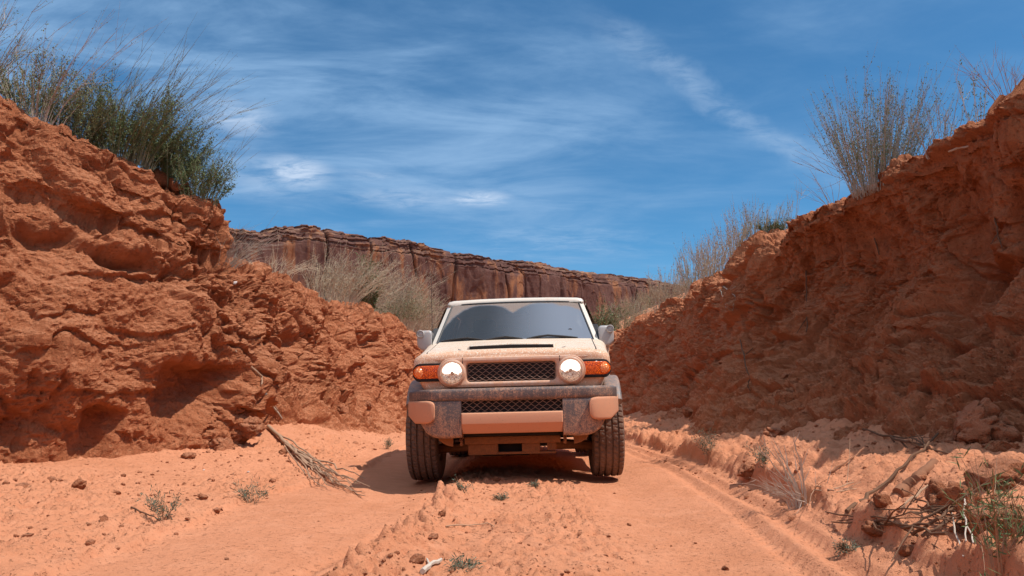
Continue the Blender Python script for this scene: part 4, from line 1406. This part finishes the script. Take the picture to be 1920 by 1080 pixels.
def twigs_of(rng, P, per, frac, ang, rad, k=4, t0=0.35):
    n = P.shape[0]
    s = rng.integers(0, n, int(n * per))
    kk = P.shape[1]
    tt = rng.uniform(t0, 0.95, len(s)) * (kk - 1)
    i = np.minimum(tt.astype(int), kk - 2)
    f = (tt - i)[:, None]
    base = P[s, i] * (1 - f) + P[s, i + 1] * f
    d = P[s, i + 1] - P[s, i]
    ln_ = np.linalg.norm(P[s, -1] - P[s, 0], axis=-1)
    d = d / np.maximum(np.linalg.norm(d, axis=-1, keepdims=True), 1e-9)
    d2 = d + rng.normal(0, ang, d.shape)
    d2 /= np.linalg.norm(d2, axis=-1, keepdims=True)
    t = np.linspace(0, 1, k)
    L = ln_ * frac * rng.uniform(.4, 1.2, len(s))
    Q = base[:, None] + (d2[:, None] * t[None, :, None] + 0.25 * d[:, None] * (t ** 2)[None, :, None]) * L[:, None, None]
    Q += np.cumsum(rng.normal(0, .06, Q.shape), axis=1) * (L / k)[:, None, None]
    return Q, np.broadcast_to(rad * (1 - .7 * t), Q.shape[:2])


def leaves_of(rng, P, n, l, w, t0, t1, stick=0.45, off=0.01):
    s = rng.integers(0, P.shape[0], n)
    kk = P.shape[1]
    tt = rng.uniform(t0, t1, n) * (kk - 1)
    i = np.minimum(tt.astype(int), kk - 2)
    f = (tt - i)[:, None]
    b = P[s, i] * (1 - f) + P[s, i + 1] * f + rng.normal(0, off, (n, 3))
    d = P[s, i + 1] - P[s, i]
    d /= np.maximum(np.linalg.norm(d, axis=-1, keepdims=True), 1e-9)
    d = d * stick + rng.normal(0, .5, (n, 3))
    d /= np.linalg.norm(d, axis=-1, keepdims=True)
    x = np.cross(d, rng.normal(0, 1, (n, 3)))
    x /= np.maximum(np.linalg.norm(x, axis=-1, keepdims=True), 1e-9)
    ll = (l * rng.uniform(.6, 1.3, n))[:, None]
    ww = (w * rng.uniform(.7, 1.3, n))[:, None]
    V = np.stack([b, b + d * ll * .5 + x * ww * .5, b + d * ll, b + d * ll * .5 - x * ww * .5], 1).reshape(-1, 3)
    F = np.arange(4 * n).reshape(n, 4)
    return V, F


def join(parts):
    V, F, o = [], [], 0
    for v, f in parts:
        V.append(v)
        F.append(f + o)
        o += len(v)
    return np.concatenate(V), np.concatenate(F)


def shrub(name, loc, label, cat, group, seed, sets, leaves=None, stem_mat='twig_grey', leaf_mat='leaf', scale=1.0):
    """sets: list of grow() arguments, each with twigs (per stem, length fraction); leaves: list of (set, n, length, width, t0, t1)"""
    rng = np.random.default_rng(seed)
    root = empty(name, loc)
    tag(root, label, cat, group)
    geo, grown = [], []
    for kw in sets:
        kw = dict(kw)
        tw = kw.pop('tw', None)
        P, Rd = grow(rng, **kw)
        P[:, 0, 2] -= 0.05
        geo.append(prisms(P, Rd))
        allp = P
        if tw:
            Q, Rq = twigs_of(rng, P, tw[0], tw[1], tw[2] if len(tw) > 2 else .45, kw.get('rad', .003) * .55)
            geo.append(prisms(Q, Rq))
            grown.append((P, Q))
        else:
            grown.append((P, P))
    V, F = join(geo)
    link('stem', fast_mesh('stem', V * scale, F, smooth=False), M[stem_mat], root)
    if leaves:
        lv = []
        for (i, n, l, w, t0, t1) in leaves:
            P, Q = grown[i]
            lv.append(leaves_of(rng, P, n // 2, l, w, t0, t1))
            lv.append(leaves_of(rng, Q, n - n // 2, l, w, 0.0, 1.0))
        V, F = join(lv)
        link('foliage', fast_mesh('foliage', V * scale, F, smooth=False), M[leaf_mat], root)
    return root


WIND = (0.58, 0.05, -0.06)
G_L = 'windblown shrubs on the crest of the sunlit bank'
G_R = 'shrubs and weeds on the crest of the shaded bank'
G_F = 'shrubs on the desert behind the vehicle'
G_S = 'small green weeds on the sandy ground'

# sunlit bank
shrub('shrub', crest(-45, .25), 'grey twiggy shrub cut off by the edge of the picture above the sunlit bank', 'shrub', G_L, 1,
      [dict(n=50, L=1.0, r0=.12, spread=.35, lean=(.35, 0, 0), rad=.0042, tw=(3, .3))], [(0, 900, .024, .007, .2, .8)])
shrub('shrub', crest(70, .20), 'wispy grey-green shrub leaning over the high shoulder of the sunlit bank', 'shrub', G_L, 2,
      [dict(n=70, L=.66, r0=.22, spread=.55, lean=(.10, 0, 0), rad=.0042, tw=(4, .35)),
       dict(n=30, L=1.1, r0=.2, spread=.5, lean=(.40, 0, -.04), rad=.0032, tw=(4, .28, .30))],
      [(0, 8500, .026, .008, .15, 1), (1, 500, .02, .006, .2, .7)], leaf_mat='leaf_olive')
shrub('shrub', crest(140, .25), 'low olive bush with upright leafy tips beside the wispy shrub', 'shrub', G_L, 3,
      [dict(n=60, L=.60, r0=.18, spread=.5, lean=(.06, 0, 0), rad=.004, tw=(4, .35)),
       dict(n=24, L=1.05, r0=.12, spread=.4, lean=(.5, 0, -.06), rad=.003, tw=(4, .3, .3))],
      [(0, 8500, .026, .008, .15, 1)], leaf_mat='leaf_olive', stem_mat='twig_olive')
shrub('shrub', crest(235, .22), 'largest dark green shrub with long bare wands swept sideways by the wind', 'shrub', G_L, 4,
      [dict(n=120, L=.80, r0=.28, spread=.5, lean=(.14, 0, 0), rad=.0045, tw=(4, .32)),
       dict(n=52, L=1.42, r0=.22, spread=.50, lean=WIND, rad=.0036, tw=(5, .26, .28)),
       dict(n=24, L=1.2, r0=.12, spread=.25, lean=(.30, 0, 0), rad=.0045, tw=(5, .26, .3))],
      [(0, 22000, .027, .009, .15, 1), (1, 800, .02, .006, .1, .5)], stem_mat='twig_olive')
shrub('shrub', crest(318, .18), 'compact dark green bush halfway down the sloping crest of the sunlit bank', 'shrub', G_L, 5,
      [dict(n=90, L=.68, r0=.20, spread=.42, lean=(.08, 0, 0), rad=.0042, tw=(4, .3)),
       dict(n=20, L=1.0, r0=.12, spread=.35, lean=(.5, 0, -.06), rad=.003, tw=(4, .28, .3))],
      [(0, 15000, .026, .009, .12, 1)], stem_mat='twig_olive')
shrub('shrub', crest(372, .12), 'small dense green bush lowest of the leafy ones on the sunlit bank', 'shrub', G_L, 6,
      [dict(n=60, L=.50, r0=.18, spread=.55, lean=(.06, 0, 0), rad=.0035, tw=(4, .35)),
       dict(n=16, L=.85, r0=.1, spread=.3, lean=(.45, 0, 0), rad=.0032, tw=(4, .3, .35))],
      [(0, 8000, .022, .008, .1, 1)], stem_mat='twig_olive')
shrub('shrub', crest(425, .15), 'bare pale shrub sprawling at the end of the crest of the sunlit bank', 'shrub', G_L, 7,
      [dict(n=46, L=.62, r0=.10, spread=.65, lean=(.55, 0, -.15), rad=.0035, tw=(5, .35, .4))], None, 'twig_grey')
shrub('dry_brush', crest(520, .15), 'tangle of pale dead brush on the far shoulder of the sunlit bank', 'dead shrub', None, 8,
      [dict(n=46, L=.55, r0=.25, spread=1.0, lean=(.30, 0, -.35), rad=.004, tw=(5, .4, .6)),
       dict(n=5, L=.75, r0=.20, spread=.25, lean=(.1, 0, 0), rad=.004, tw=(3, .25, .3))], None, 'straw')

# desert behind the sunlit bank
far_l = [(628, 1.8, 1.25, 'pale', 'pale broomlike shrub farthest up the sunlit bank, beyond its slope'),
         (662, 2.0, 1.35, 'pale', 'straw coloured shrub between the green sapling and the bank slope'),
         (688, 1.6, 1.45, 'green', 'narrow green sapling standing among pale brush below the cliff'),
         (728, 2.4, 1.55, 'pale', 'tall pale windswept shrub just beside the green sapling'),
         (752, 1.4, 1.05, 'olive', 'olive tinged shrub low in front of the pale brush'),
         (778, 2.6, 1.65, 'pale', 'broadest pale shrub of the brush nearest the vehicle'),
         (806, 1.4, 1.05, 'dark', 'dark purplish bare shrub between the bank end and the vehicle roof'),
         (822, 2.8, 1.25, 'pale', 'pale shrub whose top shows just above the dark bare one')]
for i, (px, bk, h, kind, lab) in enumerate(far_l):
    p = crest(px, bk)
    if kind == 'green':
        shrub('sapling', p, lab, 'sapling', G_F, 40 + i, [dict(n=26, L=h, r0=.10, spread=.16, lean=(.02, 0, 0), rad=.010, tw=(8, .28, .45))],
              [(0, 5200, .06, .02, .1, 1)], 'twig', 'leaf')
    elif kind == 'dark':
        shrub('shrub', p, lab, 'shrub', G_F, 40 + i, [dict(n=110, L=h, r0=.35, spread=.7, lean=(.12, 0, 0), rad=.007, tw=(6, .3, .5))], None, 'twig_dark')
    else:
        shrub('shrub', p, lab, 'shrub', G_F, 40 + i, [dict(n=120, L=h, r0=.45, spread=.55, lean=(.30, 0, -.05), rad=.0065, tw=(6, .28, .4))],
              [(0, 3600, .05, .012, .3, 1)], 'straw', 'leaf_pale' if kind == 'pale' else 'leaf_olive')
for i, (x, y, h, kind, lab) in enumerate([(-1.6, 33.5, 1.6, 'pale', 'pale shrub on the rise straight behind the vehicle roof'), (0.6, 35.5, 1.5, 'olive', 'olive shrub on the rise behind the windscreen'),
                                          (3.3, 28.5, 1.7, 'green', 'dark green bush close behind the right wing mirror'), (4.6, 31.0, 1.8, 'olive', 'olive bush with thin top beside the dark green one'),
                                          (5.4, 27.5, 1.4, 'pale', 'pale thicket at the far end of the shaded bank')]):
    p = drop(x, y)
    if kind == 'green':
        shrub('shrub', p, lab, 'shrub', G_F, 60 + i, [dict(n=90, L=h, r0=.4, spread=.5, lean=(.05, 0, 0), rad=.011, tw=(5, .3, .5))], [(0, 6500, .08, .03, .15, 1)], 'twig', 'leaf')
    else:
        shrub('shrub', p, lab, 'shrub', G_F, 60 + i, [dict(n=110, L=h, r0=.5, spread=.5, lean=(.12, 0, 0), rad=.009, tw=(6, .28, .4))], [(0, 4200, .07, .018, .2, 1)], 'straw', 'leaf_pale' if kind == 'pale' else 'leaf_olive')

# crest of the shaded bank
shrub('broom_shrub', crest(1648, .20), 'large upright broomlike shrub of grey wands with sparse olive leaves', 'shrub', G_R, 20,
      [dict(n=230, L=1.12, r0=.26, spread=.40, lean=(.10, 0, 0), rad=.0034, tw=(3, .24, .22), wig=.04),
       dict(n=14, L=.75, r0=.12, spread=.9, lean=(-.35, 0, 0), rad=.004, tw=(4, .3, .4))],
      [(0, 11000, .022, .0075, .05, .65)], 'twig_grey', 'leaf_olive')
shrub('shrub', crest(1770, .25), 'thin grey shrub of sparse twigs higher up from the broomlike one', 'shrub', G_R, 21,
      [dict(n=26, L=.55, r0=.15, spread=.55, lean=(.1, 0, 0), rad=.0032, tw=(4, .35, .4))], [(0, 400, .018, .006, .2, .8)], 'twig_grey', 'leaf_olive')
shrub('weed', crest(1838, .10), 'pair of tall bleached weed stems on the steep crest', 'weed', G_R, 22,
      [dict(n=6, L=.55, r0=.08, spread=.35, lean=(.08, 0, 0), rad=.004, tw=(3, .3, .4))], [(0, 160, .03, .009, .0, .35)], 'twig_pale', 'leaf_olive')
shrub('shrub', crest(1893, .25), 'bare reddish twigs topping the highest corner of the shaded bank', 'shrub', G_R, 23,
      [dict(n=16, L=.45, r0=.08, spread=.55, lean=(-.05, 0, 0), rad=.0026, tw=(6, .32, .5))], None, 'twig')
shrub('weed', crest(1560, .12), 'few thin dry stems leaning out at the foot of the broomlike shrub', 'weed', G_R, 24,
      [dict(n=9, L=.50, r0=.06, spread=.8, lean=(-.3, 0, 0), rad=.003, tw=(3, .3, .4))], None, 'straw')
shrub('weed', crest(1480, .15), 'thin solitary dry weed on the notch of the shaded bank', 'weed', G_R, 25,
      [dict(n=7, L=.62, r0=.06, spread=.25, lean=(.03, 0, 0), rad=.0032, tw=(4, .3, .4))], None, 'straw')
shrub('green_tuft', crest(1452, .20), 'short dark green tuft on the skyline of the shaded bank', 'weed', G_R, 26,
      [dict(n=50, L=.22, r0=.15, spread=.6, lean=(0, 0, 0), rad=.003, tw=(3, .4))], [(0, 2600, .028, .010, .1, 1)], 'twig', 'leaf')
for i, (px, bk, h, n, lab) in enumerate([(1425, .30, .62, 60, 'pale dry grass clump next to the short green tuft'), (1392, .35, .75, 70, 'tall pale shrub of fine stems on the middle of the crest'),
                                         (1345, .45, .95, 90, 'tallest pale feathery shrub along the far crest'), (1312, .5, .95, 90, 'feathery grey shrub where the crest drops away'),
                                         (1285, .7, 1.0, 90, 'pale shrub standing against the end of the cliff'), (1250, .9, .95, 90, 'straw shrub below the end of the cliff'),
                                         (1215, 1.0, 1.0, 90, 'greyish shrub low on the far crest of the shaded bank'), (1180, 1.2, 1.05, 90, 'last pale shrub on the far crest, close to the vehicle')]):
    shrub('shrub', crest(px, bk), lab, 'shrub', G_R, 30 + i, [dict(n=n, L=h, r0=.30, spread=.36, lean=(.06, 0, 0), rad=.0042 + .0004 * i, tw=(5, .26, .3), wig=.04)],
          [(0, 900 + 150 * i, .03 + .003 * i, .008 + .001 * i, .05, .8)], 'straw', 'leaf_pale' if i % 3 else 'leaf_olive')

# weeds on the ground
herbs = [(308, 974, .17, 'spreading blue-green weed on the rough soil left of the track'), (472, 944, .19, 'taller blue-green weed at the edge of the rough soil'),
         (725, 842, .16, 'small weed at the foot of the sunlit bank near the front tyre'), (866, 919, .085, 'tiny green weed on the hump in front of the tyre'),
         (1003, 912, .07, 'tiny green sprig in the vehicle shadow edge between the wheels'), (938, 937, .055, 'smallest weed on the hump between the tracks'),
         (872, 1068, .085, 'creeping green weed at the bottom of the picture beside a bleached twig'), (1328, 852, .24, 'feathery blue-green weed on the lit berm below the shaded bank'),
         (1432, 874, .16, 'dark green weed behind the round clod at the berm'), (1872, 1052, .30, 'grassy green weed in the nearest corner under the shaded bank'),
         (1590, 1032, .07, 'low green sprig on the cloddy edge of the track')]
for i, (px, py, h, lab) in enumerate(herbs):
    p, _ = hit(px, py)
    big = h > .25
    flat_ = h < .1
    shrub('weed', p, lab, 'weed', G_S, 80 + i,
          [dict(n=16 if big else (14 if flat_ else 9), L=h * (1.0 if not flat_ else .6), r0=h * .12, spread=2.6 if flat_ else (.9 if not big else .6), lean=(0, 0, 0), rad=.0024, tw=(5, .4, .5))],
          [(0, int(420 if big else (260 if flat_ else 330)), .11 * h + .010, .0045, .1, 1)], 'twig', 'leaf_blue' if not big else 'leaf')
p, _ = hit(1507, 944)
shrub('dry_bush', p, 'small dead bush of bleached white stems standing on the lit berm', 'dead shrub', None, 95,
      [dict(n=9, L=.40, r0=.03, spread=.35, lean=(-.22, 0, 0), rad=.0062, tw=(3, .3, .35), wig=.16),
       dict(n=26, L=.24, r0=.08, spread=1.4, lean=(-.45, 0, -.1), rad=.0032, tw=(4, .4, .6), wig=.16)], None, 'twig_pale')
p, _ = hit(600, 912)
shrub('dry_bush', p, 'tiny dry sprig beside the fanned bundle of dead branches', 'dead shrub', None, 96,
      [dict(n=9, L=.09, r0=.02, spread=.8, lean=(0, 0, 0), rad=.0022, tw=(3, .4, .5))], None, 'twig')


def sticks(name, lines, label, cat, mat, seed, lift=0.012, group=None, knobs=6, twig=0):
    """dead wood lying on the ground: lines of (points in the picture, thickness at both ends)"""
    rng = np.random.default_rng(seed)
    base = None
    mb = MB()
    for (pts, r0, r1, up) in lines:
        P = []
        for (px, py) in pts:
            h = hit(px, py)
            P.append(h[0] + Vector((0, 0, lift + r0 * .6)) + Vector((0, 0, up * (len(P) / max(1, len(pts) - 1)))))
        # resample with a little waviness
        Q = []
        for a, b in zip(P[:-1], P[1:]):
            for t in np.linspace(0, 1, knobs, endpoint=False):
                Q.append(a.lerp(b, float(t)))
        Q.append(P[-1])
        ln_ = sum((b - a).length for a, b in zip(Q[:-1], Q[1:]))
        Q = [q + Vector(rng.normal(0, .0035 * ln_ + .001, 3)) * (0.0 if i in (0,) else 1.0) for i, q in enumerate(Q)]
        if base is None:
            base = Q[0].copy()
        n = len(Q)
        mb.tube([q - base for q in Q], [(r0 + (r1 - r0) * i / (n - 1)) * rng.uniform(.85, 1.15) for i in range(n)], 12 if r0 > .02 else 6)
        for k in range(twig):
            i = int(rng.integers(n // 3, n - 1))
            d = (Q[i + 1] - Q[i]).normalized() + Vector(rng.normal(0, .55, 3))
            q0 = Q[i] - base
            l_ = ln_ * rng.uniform(.10, .28)
            mb.tube([q0, q0 + d * l_ * .5 + Vector(rng.normal(0, .01, 3)), q0 + d * l_], [r1 * .7, r1 * .5, r1 * .3], 5)
    o = mb.build(name, M[mat])
    o.location = base
    tag(o, label, cat, group)
    return o


rs = random.Random(4)
fan = [([(503, 803), (548, 848), (585, 878)], .022, .014, .02)]
for k in range(17):
    q = k / 16
    sx, sy = 520 + rs.uniform(0, 50), 0
    sy = 803 + (sx - 503) * .92
    ex, ey = 640 + rs.uniform(-40, 55), 0
    ey = 915 - (q - .5) * 26 + (ex - 640) * .24
    fan.append(([(sx, sy + (q - .5) * -8), ((sx + ex) / 2 + rs.uniform(-6, 6), (sy + ey) / 2 + (q - .5) * -18 + 6), (ex, ey)], rs.uniform(.006, .012), .003, rs.uniform(0, .05)))
sticks('dead_branches', fan, 'fanned bundle of dead branches lying down the sandy slope to the track', 'dead branches', 'twig', 1, .01)
sticks('root', [([(440, 662), (468, 690), (492, 712), (490, 726)], .014, .008, 0), ([(446, 676), (470, 694)], .006, .003, 0), ([(466, 688), (484, 700)], .005, .003, 0)], 'forked bare root bending out of the hollow behind the sunlit block', 'root', 'twig', 2, .02, knobs=4)
sticks('driftwood', [([(497, 742), (512, 765), (528, 790)], .016, .010, 0), ([(500, 742), (520, 772)], .009, .004, 0)], 'short grey weathered stick stuck in the sunlit bank above the branch bundle', 'stick', 'twig_grey', 3, .015, knobs=4)
sticks('log', [([(1684, 926), (1700, 912), (1720, 896), (1736, 882), (1752, 868)], .033, .024, 0)], 'short thick dusty log half buried at the foot of the shaded bank', 'log', 'bark', 4, -.02, knobs=5)
sticks('stick', [([(1588, 970), (1650, 925), (1704, 880), (1760, 830)], .011, .006, .02)], 'long thin straight stick leaning past the thick log', 'stick', 'twig_dark', 5, .02)
sticks('dead_branch', [([(1618, 811), (1680, 830), (1742, 848)], .006, .010, 0), ([(1742, 848), (1725, 838), (1702, 834)], .006, .003, .03), ([(1742, 848), (1722, 846), (1700, 842)], .006, .003, .01), ([(1738, 846), (1728, 832)], .005, .003, .02)],
       'twiggy branch with a bushy end lying across the shaded slope', 'dead branch', 'twig_dark', 6, .02, twig=5)
sticks('stick', [([(1660, 988), (1700, 952), (1752, 914)], .006, .004, .01)], 'thin bent stick in front of the thick log', 'stick', 'twig', 7, .015)
sticks('stick', [([(1555, 890), (1600, 862), (1625, 838)], .007, .004, 0)], 'short dark stick lying in the shade of the slope above the bleached bush', 'stick', 'bark', 8, .008)
sticks('dead_branches', [([(1548, 972), (1640, 998), (1745, 1012)], 0.0030, 0.0054, .02), ([(1560, 992), (1660, 1004), (1778, 1030)], 0.0030, 0.0060, .02), ([(1570, 990), (1690, 990), (1800, 986)], 0.0024, 0.0036, .04), ([(1700, 1008), (1770, 985), (1850, 950)], 0.0054, 0.0030, .05),
                         ([(1712, 1020), (1760, 1000), (1790, 984)], 0.0072, 0.0048, .03), ([(1690, 925), (1740, 968), (1790, 1000)], 0.0030, 0.0048, .03), ([(1730, 1024), (1762, 1012), (1786, 1000)], 0.0072, 0.0048, .02), ([(1850, 968), (1880, 950), (1918, 936)], 0.0030, 0.0018, .03), ([(1640, 970), (1720, 975), (1776, 990)], 0.0024, 0.0036, .02)],
       'tangled heap of dark dead branches at the foot of the shaded bank nearest the camera', 'dead branches', 'twig_dark', 9, .03, twig=4)
sticks('stick', [([(1785, 978), (1795, 1020), (1808, 1064)], .0035, .0025, .0)], 'bleached bent stick poking out below the dark branch heap', 'stick', 'twig_pale', 10, .03)
sticks('stick', [([(1811, 958), (1815, 1000), (1828, 1050)], .003, .0024, .0), ([(1812, 968), (1813, 1046)], .003, .0024, .0)], 'pair of joined bleached sticks standing beside the bent one', 'stick', 'twig_pale', 11, .05)
sticks('stick', [([(1462, 918), (1540, 925), (1600, 908)], .004, .003, .0), ([(1530, 915), (1570, 925), (1604, 921)], .005, .003, 0)], 'flat forked twig on the lit sand beside the bleached bush', 'stick', 'twig', 12, .008, twig=3)
sticks('twig', [([(792, 1078), (806, 1064), (826, 1056)], .010, .007, 0), ([(806, 1064), (800, 1052)], .005, .003, 0)], 'short bleached forked twig at the bottom edge of the picture', 'twig', 'twig_pale', 13, .006, knobs=3)
sticks('twig', [([(836, 989), (880, 987), (916, 984), (928, 990)], .0028, .002, 0)], 'hair-thin dry twig lying across the hump of the track', 'twig', 'twig', 14, .004, knobs=3)
sticks('twig', [([(246, 954), (272, 966), (296, 977)], .005, .003, 0)], 'thin dark twig beside the spreading weed on the rough soil', 'twig', 'twig_dark', 15, .006, knobs=3)
sticks('root', [([(1511, 508), (1513, 560), (1512, 626)], .009, .006, 0), ([(1512, 600), (1494, 628)], .005, .003, 0)], 'long dark root hanging straight down the middle of the shaded face', 'root', 'twig_dark', 16, .015)
sticks('root', [([(1919, 276), (1896, 305), (1874, 326)], .010, .005, 0)], 'curved dark root near the top corner of the shaded face', 'root', 'twig_dark', 17, .02)
sticks('root', [([(1866, 412), (1872, 450), (1880, 470)], .008, .004, 0), ([(1872, 440), (1858, 462)], .005, .003, 0)], 'short dark forked root below the top corner of the shaded face', 'root', 'twig_dark', 18, .015)
sticks('root', [([(1640, 450), (1648, 480), (1662, 500)], .008, .004, 0)], 'thin root curling from the upper shaded face', 'root', 'twig_dark', 19, .015)
sticks('root', [([(1388, 640), (1402, 700), (1406, 735)], .010, .006, 0), ([(1396, 670), (1412, 655)], .006, .004, 0)], 'forked dark root at the bottom of the far shaded face', 'root', 'twig_dark', 20, .015)
sticks('root', [([(1350, 545), (1362, 580)], .006, .003, 0), ([(1356, 540), (1380, 560), (1372, 590)], .006, .003, 0), ([(1370, 545), (1352, 566)], .005, .003, 0), ([(1380, 540), (1360, 552)], .005, .003, 0)], 'grey mesh of fine roots on the far edge of the shaded bank', 'root', 'twig_grey', 21, .02)
sticks('driftwood', [([(1776, 290), (1796, 284), (1817, 280)], .011, .007, 0)], 'pale splinter of wood stuck in the top of the shaded bank', 'stick', 'twig_pale', 22, .02, knobs=3)


def clod_mesh(name, r, seed, sub=4, sq=(1, 1, .75), amp=.35):
    bm = bmesh.new()
    bmesh.ops.create_icosphere(bm, subdivisions=sub, radius=1.0)
    V = np.array([v.co[:] for v in bm.verts])
    f1, f2 = worley(V * 1.1 + seed * 3.1, seed)
    d = 1 + amp * fbm(V * 1.3 + seed, 3, seed) - 0.25 * np.exp(-((f2 - f1) / .10) ** 2) + .25 * (.5 - f1) + .10 * (billow(V * 3.5 + seed, 3, seed) - .2) + .05 * fbm(V * 9, 2, seed)
    rg = np.random.default_rng(seed)
    V = V * d[:, None]
    for q in range(15):
        n = rg.normal(0, 1, 3)
        n /= np.linalg.norm(n)
        over = np.maximum(V @ n - rg.uniform(.55, .92), 0)
        V = V - over[:, None] * n * 0.93
    V = V * (1 + 0.07 * fbm(V * 4 + seed, 4, seed + 1, .65) - .12 * sstep(fbm(V * 2.6 + seed, 3, seed + 2), .15, .35))[:, None] * np.array(sq) * r
    for v, c in zip(bm.verts, V):
        v.co = c
    me = bpy.data.meshes.new(name)
    bm.to_mesh(me)
    bm.free()
    for p in me.polygons:
        p.use_smooth = True
    return me


G_C = 'larger clods fallen from the banks'
clods = [(1405, 880, .105, 'rounded clod on the lit berm in front of the dark green weed'), (146, 912, .055, 'pointed clod on the sand below the sunlit bank'),
         (98, 902, .040, 'smaller clod next to the pointed one'), (1452, 812, .10, 'blocky clod half way up the shaded talus'), (1838, 800, .22, 'big overhanging lump of earth low on the shaded bank'),
         (1885, 905, .20, 'broad rough lump under the big overhanging one'), (1790, 945, .13, 'lump of earth by the end of the thick log'), (1880, 985, .17, 'rough lump beside the grassy weed corner'),
         (1655, 945, .05, 'clod at the foot of the long thin stick'), (1702, 1040, .04, 'crumbled clod on the cloddy track edge'), (1640, 1000, .06, 'flat clod among the ends of the dark branches'),
         (415, 838, .15, 'squarish block resting at the foot of the sunlit wall'), (470, 800, .17, 'leaning block above the top of the branch bundle'), (355, 858, .07, 'small block in the sand along the sunlit wall'),
         (530, 850, .05, 'small clod just beside the branch bundle'), (640, 770, .13, 'boulder-like clod on the rubble slope of the sunlit bank'), (690, 760, .11, 'clod on the rubble slope nearer the vehicle'),
         (1290, 770, .12, 'clod in the lit rubble beyond the front tyre'), (1330, 800, .10, 'clod at the boundary of sun and shade on the rubble'), (510, 905, .035, 'dark little clod on the smooth sand'),
         (380, 935, .035, 'pair-sized clod between the two blue-green weeds'), (1180, 985, .014, 'little dark stone alone in the smooth wheel track'), (1360, 1068, .018, 'round pebble at the lower edge of the wheel track'),
         (930, 903, .040, 'dark stone at the edge of the vehicle shadow'), (810, 1010, .028, 'flat clod on the crumbled ridge'), (780, 1055, .035, 'broken slab at the near end of the crumbled ridge'), (830, 965, .024, 'small slab at the far end of the crumbled ridge')]
for i, (px, py, r, lab) in enumerate(clods):
    p, _ = hit(px, py)
    o = link('clod', clod_mesh('clod', r, 11 + i, 5 if r > .09 else 4), M['clod'])
    o.location = p + Vector((0, 0, r * (.22 if r < .09 else -.05)))
    o.rotation_euler = (rs.uniform(-.2, .2), rs.uniform(-.2, .2), rs.uniform(0, 6))
    tag(o, lab, 'clod', G_C)
for i, (px, py, r, lab) in enumerate([(465, 886, .018, 'white chip of stone on the sand near the taller weed'), (441, 532, .045, 'pale flake of stone stuck in the sunlit wall'), (382, 882, .014, 'grey chip on the sand below the sunlit wall')]):
    p, _ = hit(px, py)
    o = link('stone_chip', clod_mesh('stone_chip', r, 71 + i, 2, (1, .6, .5), .6), M['chip'])
    o.location = p + Vector((0, 0, r * .3))
    o.rotation_euler = (rs.uniform(-.5, .5), rs.uniform(-.5, .5), rs.uniform(0, 6))
    tag(o, lab, 'stone')

# crumbs of earth scattered everywhere: nobody could count them
rng = np.random.default_rng(77)
proto = []
for k in range(6):
    bm = bmesh.new()
    bmesh.ops.create_icosphere(bm, subdivisions=1, radius=1.0)
    V = np.array([v.co[:] for v in bm.verts])
    V = V * (1 + .55 * fbm(V * 1.2 + k * 5, 2, k))[:, None] * [1, .85, .65]
    proto.append((V, np.array([[v.index for v in f.verts] for f in bm.faces])))
    bm.free()
gv, gf, go = [], [], 0
cand = 0
while cand < 12000:
    cand += 1
    y = 2.4 * (16.0 / 2.4) ** rng.uniform(0, 1)
    x = rng.uniform(-5.2, 4.2)
    a = abs(x)
    if x < -1.7:
        w = 0.75
    elif x > 1.45:
        w = 1.0
    elif -0.72 < x < -0.32 and y < 6:
        w = 1.0
    elif a < 0.45:
        w = 0.7
    else:
        w = 0.03
    if rng.uniform() > w * (0.35 + 1.3 * max(0, float(perlin(np.array([x * 1.3, y * 1.3, 0.0]), 3)) + .25)):
        continue
    p = drop(x, y)
    if p.z > 1.6:
        continue
    r = 0.004 + 0.008 * rng.uniform() ** 2 + (0.018 * rng.uniform() ** 9 if a > 1.4 else 0.0)
    if a > 2.0 and rng.uniform() < .08:
        r *= 2.0
    V, F = proto[int(rng.integers(0, 6))]
    c, s_ = math.cos(rng.uniform(0, 6.28)), math.sin(rng.uniform(0, 6.28))
    n_ = math.hypot(c, s_)
    c, s_ = c / n_, s_ / n_
    Vr = np.stack([V[:, 0] * c - V[:, 1] * s_, V[:, 0] * s_ + V[:, 1] * c, V[:, 2]], -1) * r * rng.uniform(.8, 1.2, 3)
    gv.append(Vr + np.array([p.x, p.y, p.z + r * .25]))
    gf.append(F + go)
    go += len(V)
gravel = link('gravel', fast_mesh('gravel', np.concatenate(gv), np.concatenate(gf), smooth=True, angle=50), M['clod'])
tag(gravel, 'crumbs of red earth and small stones scattered over the ground', 'gravel', kind='stuff')
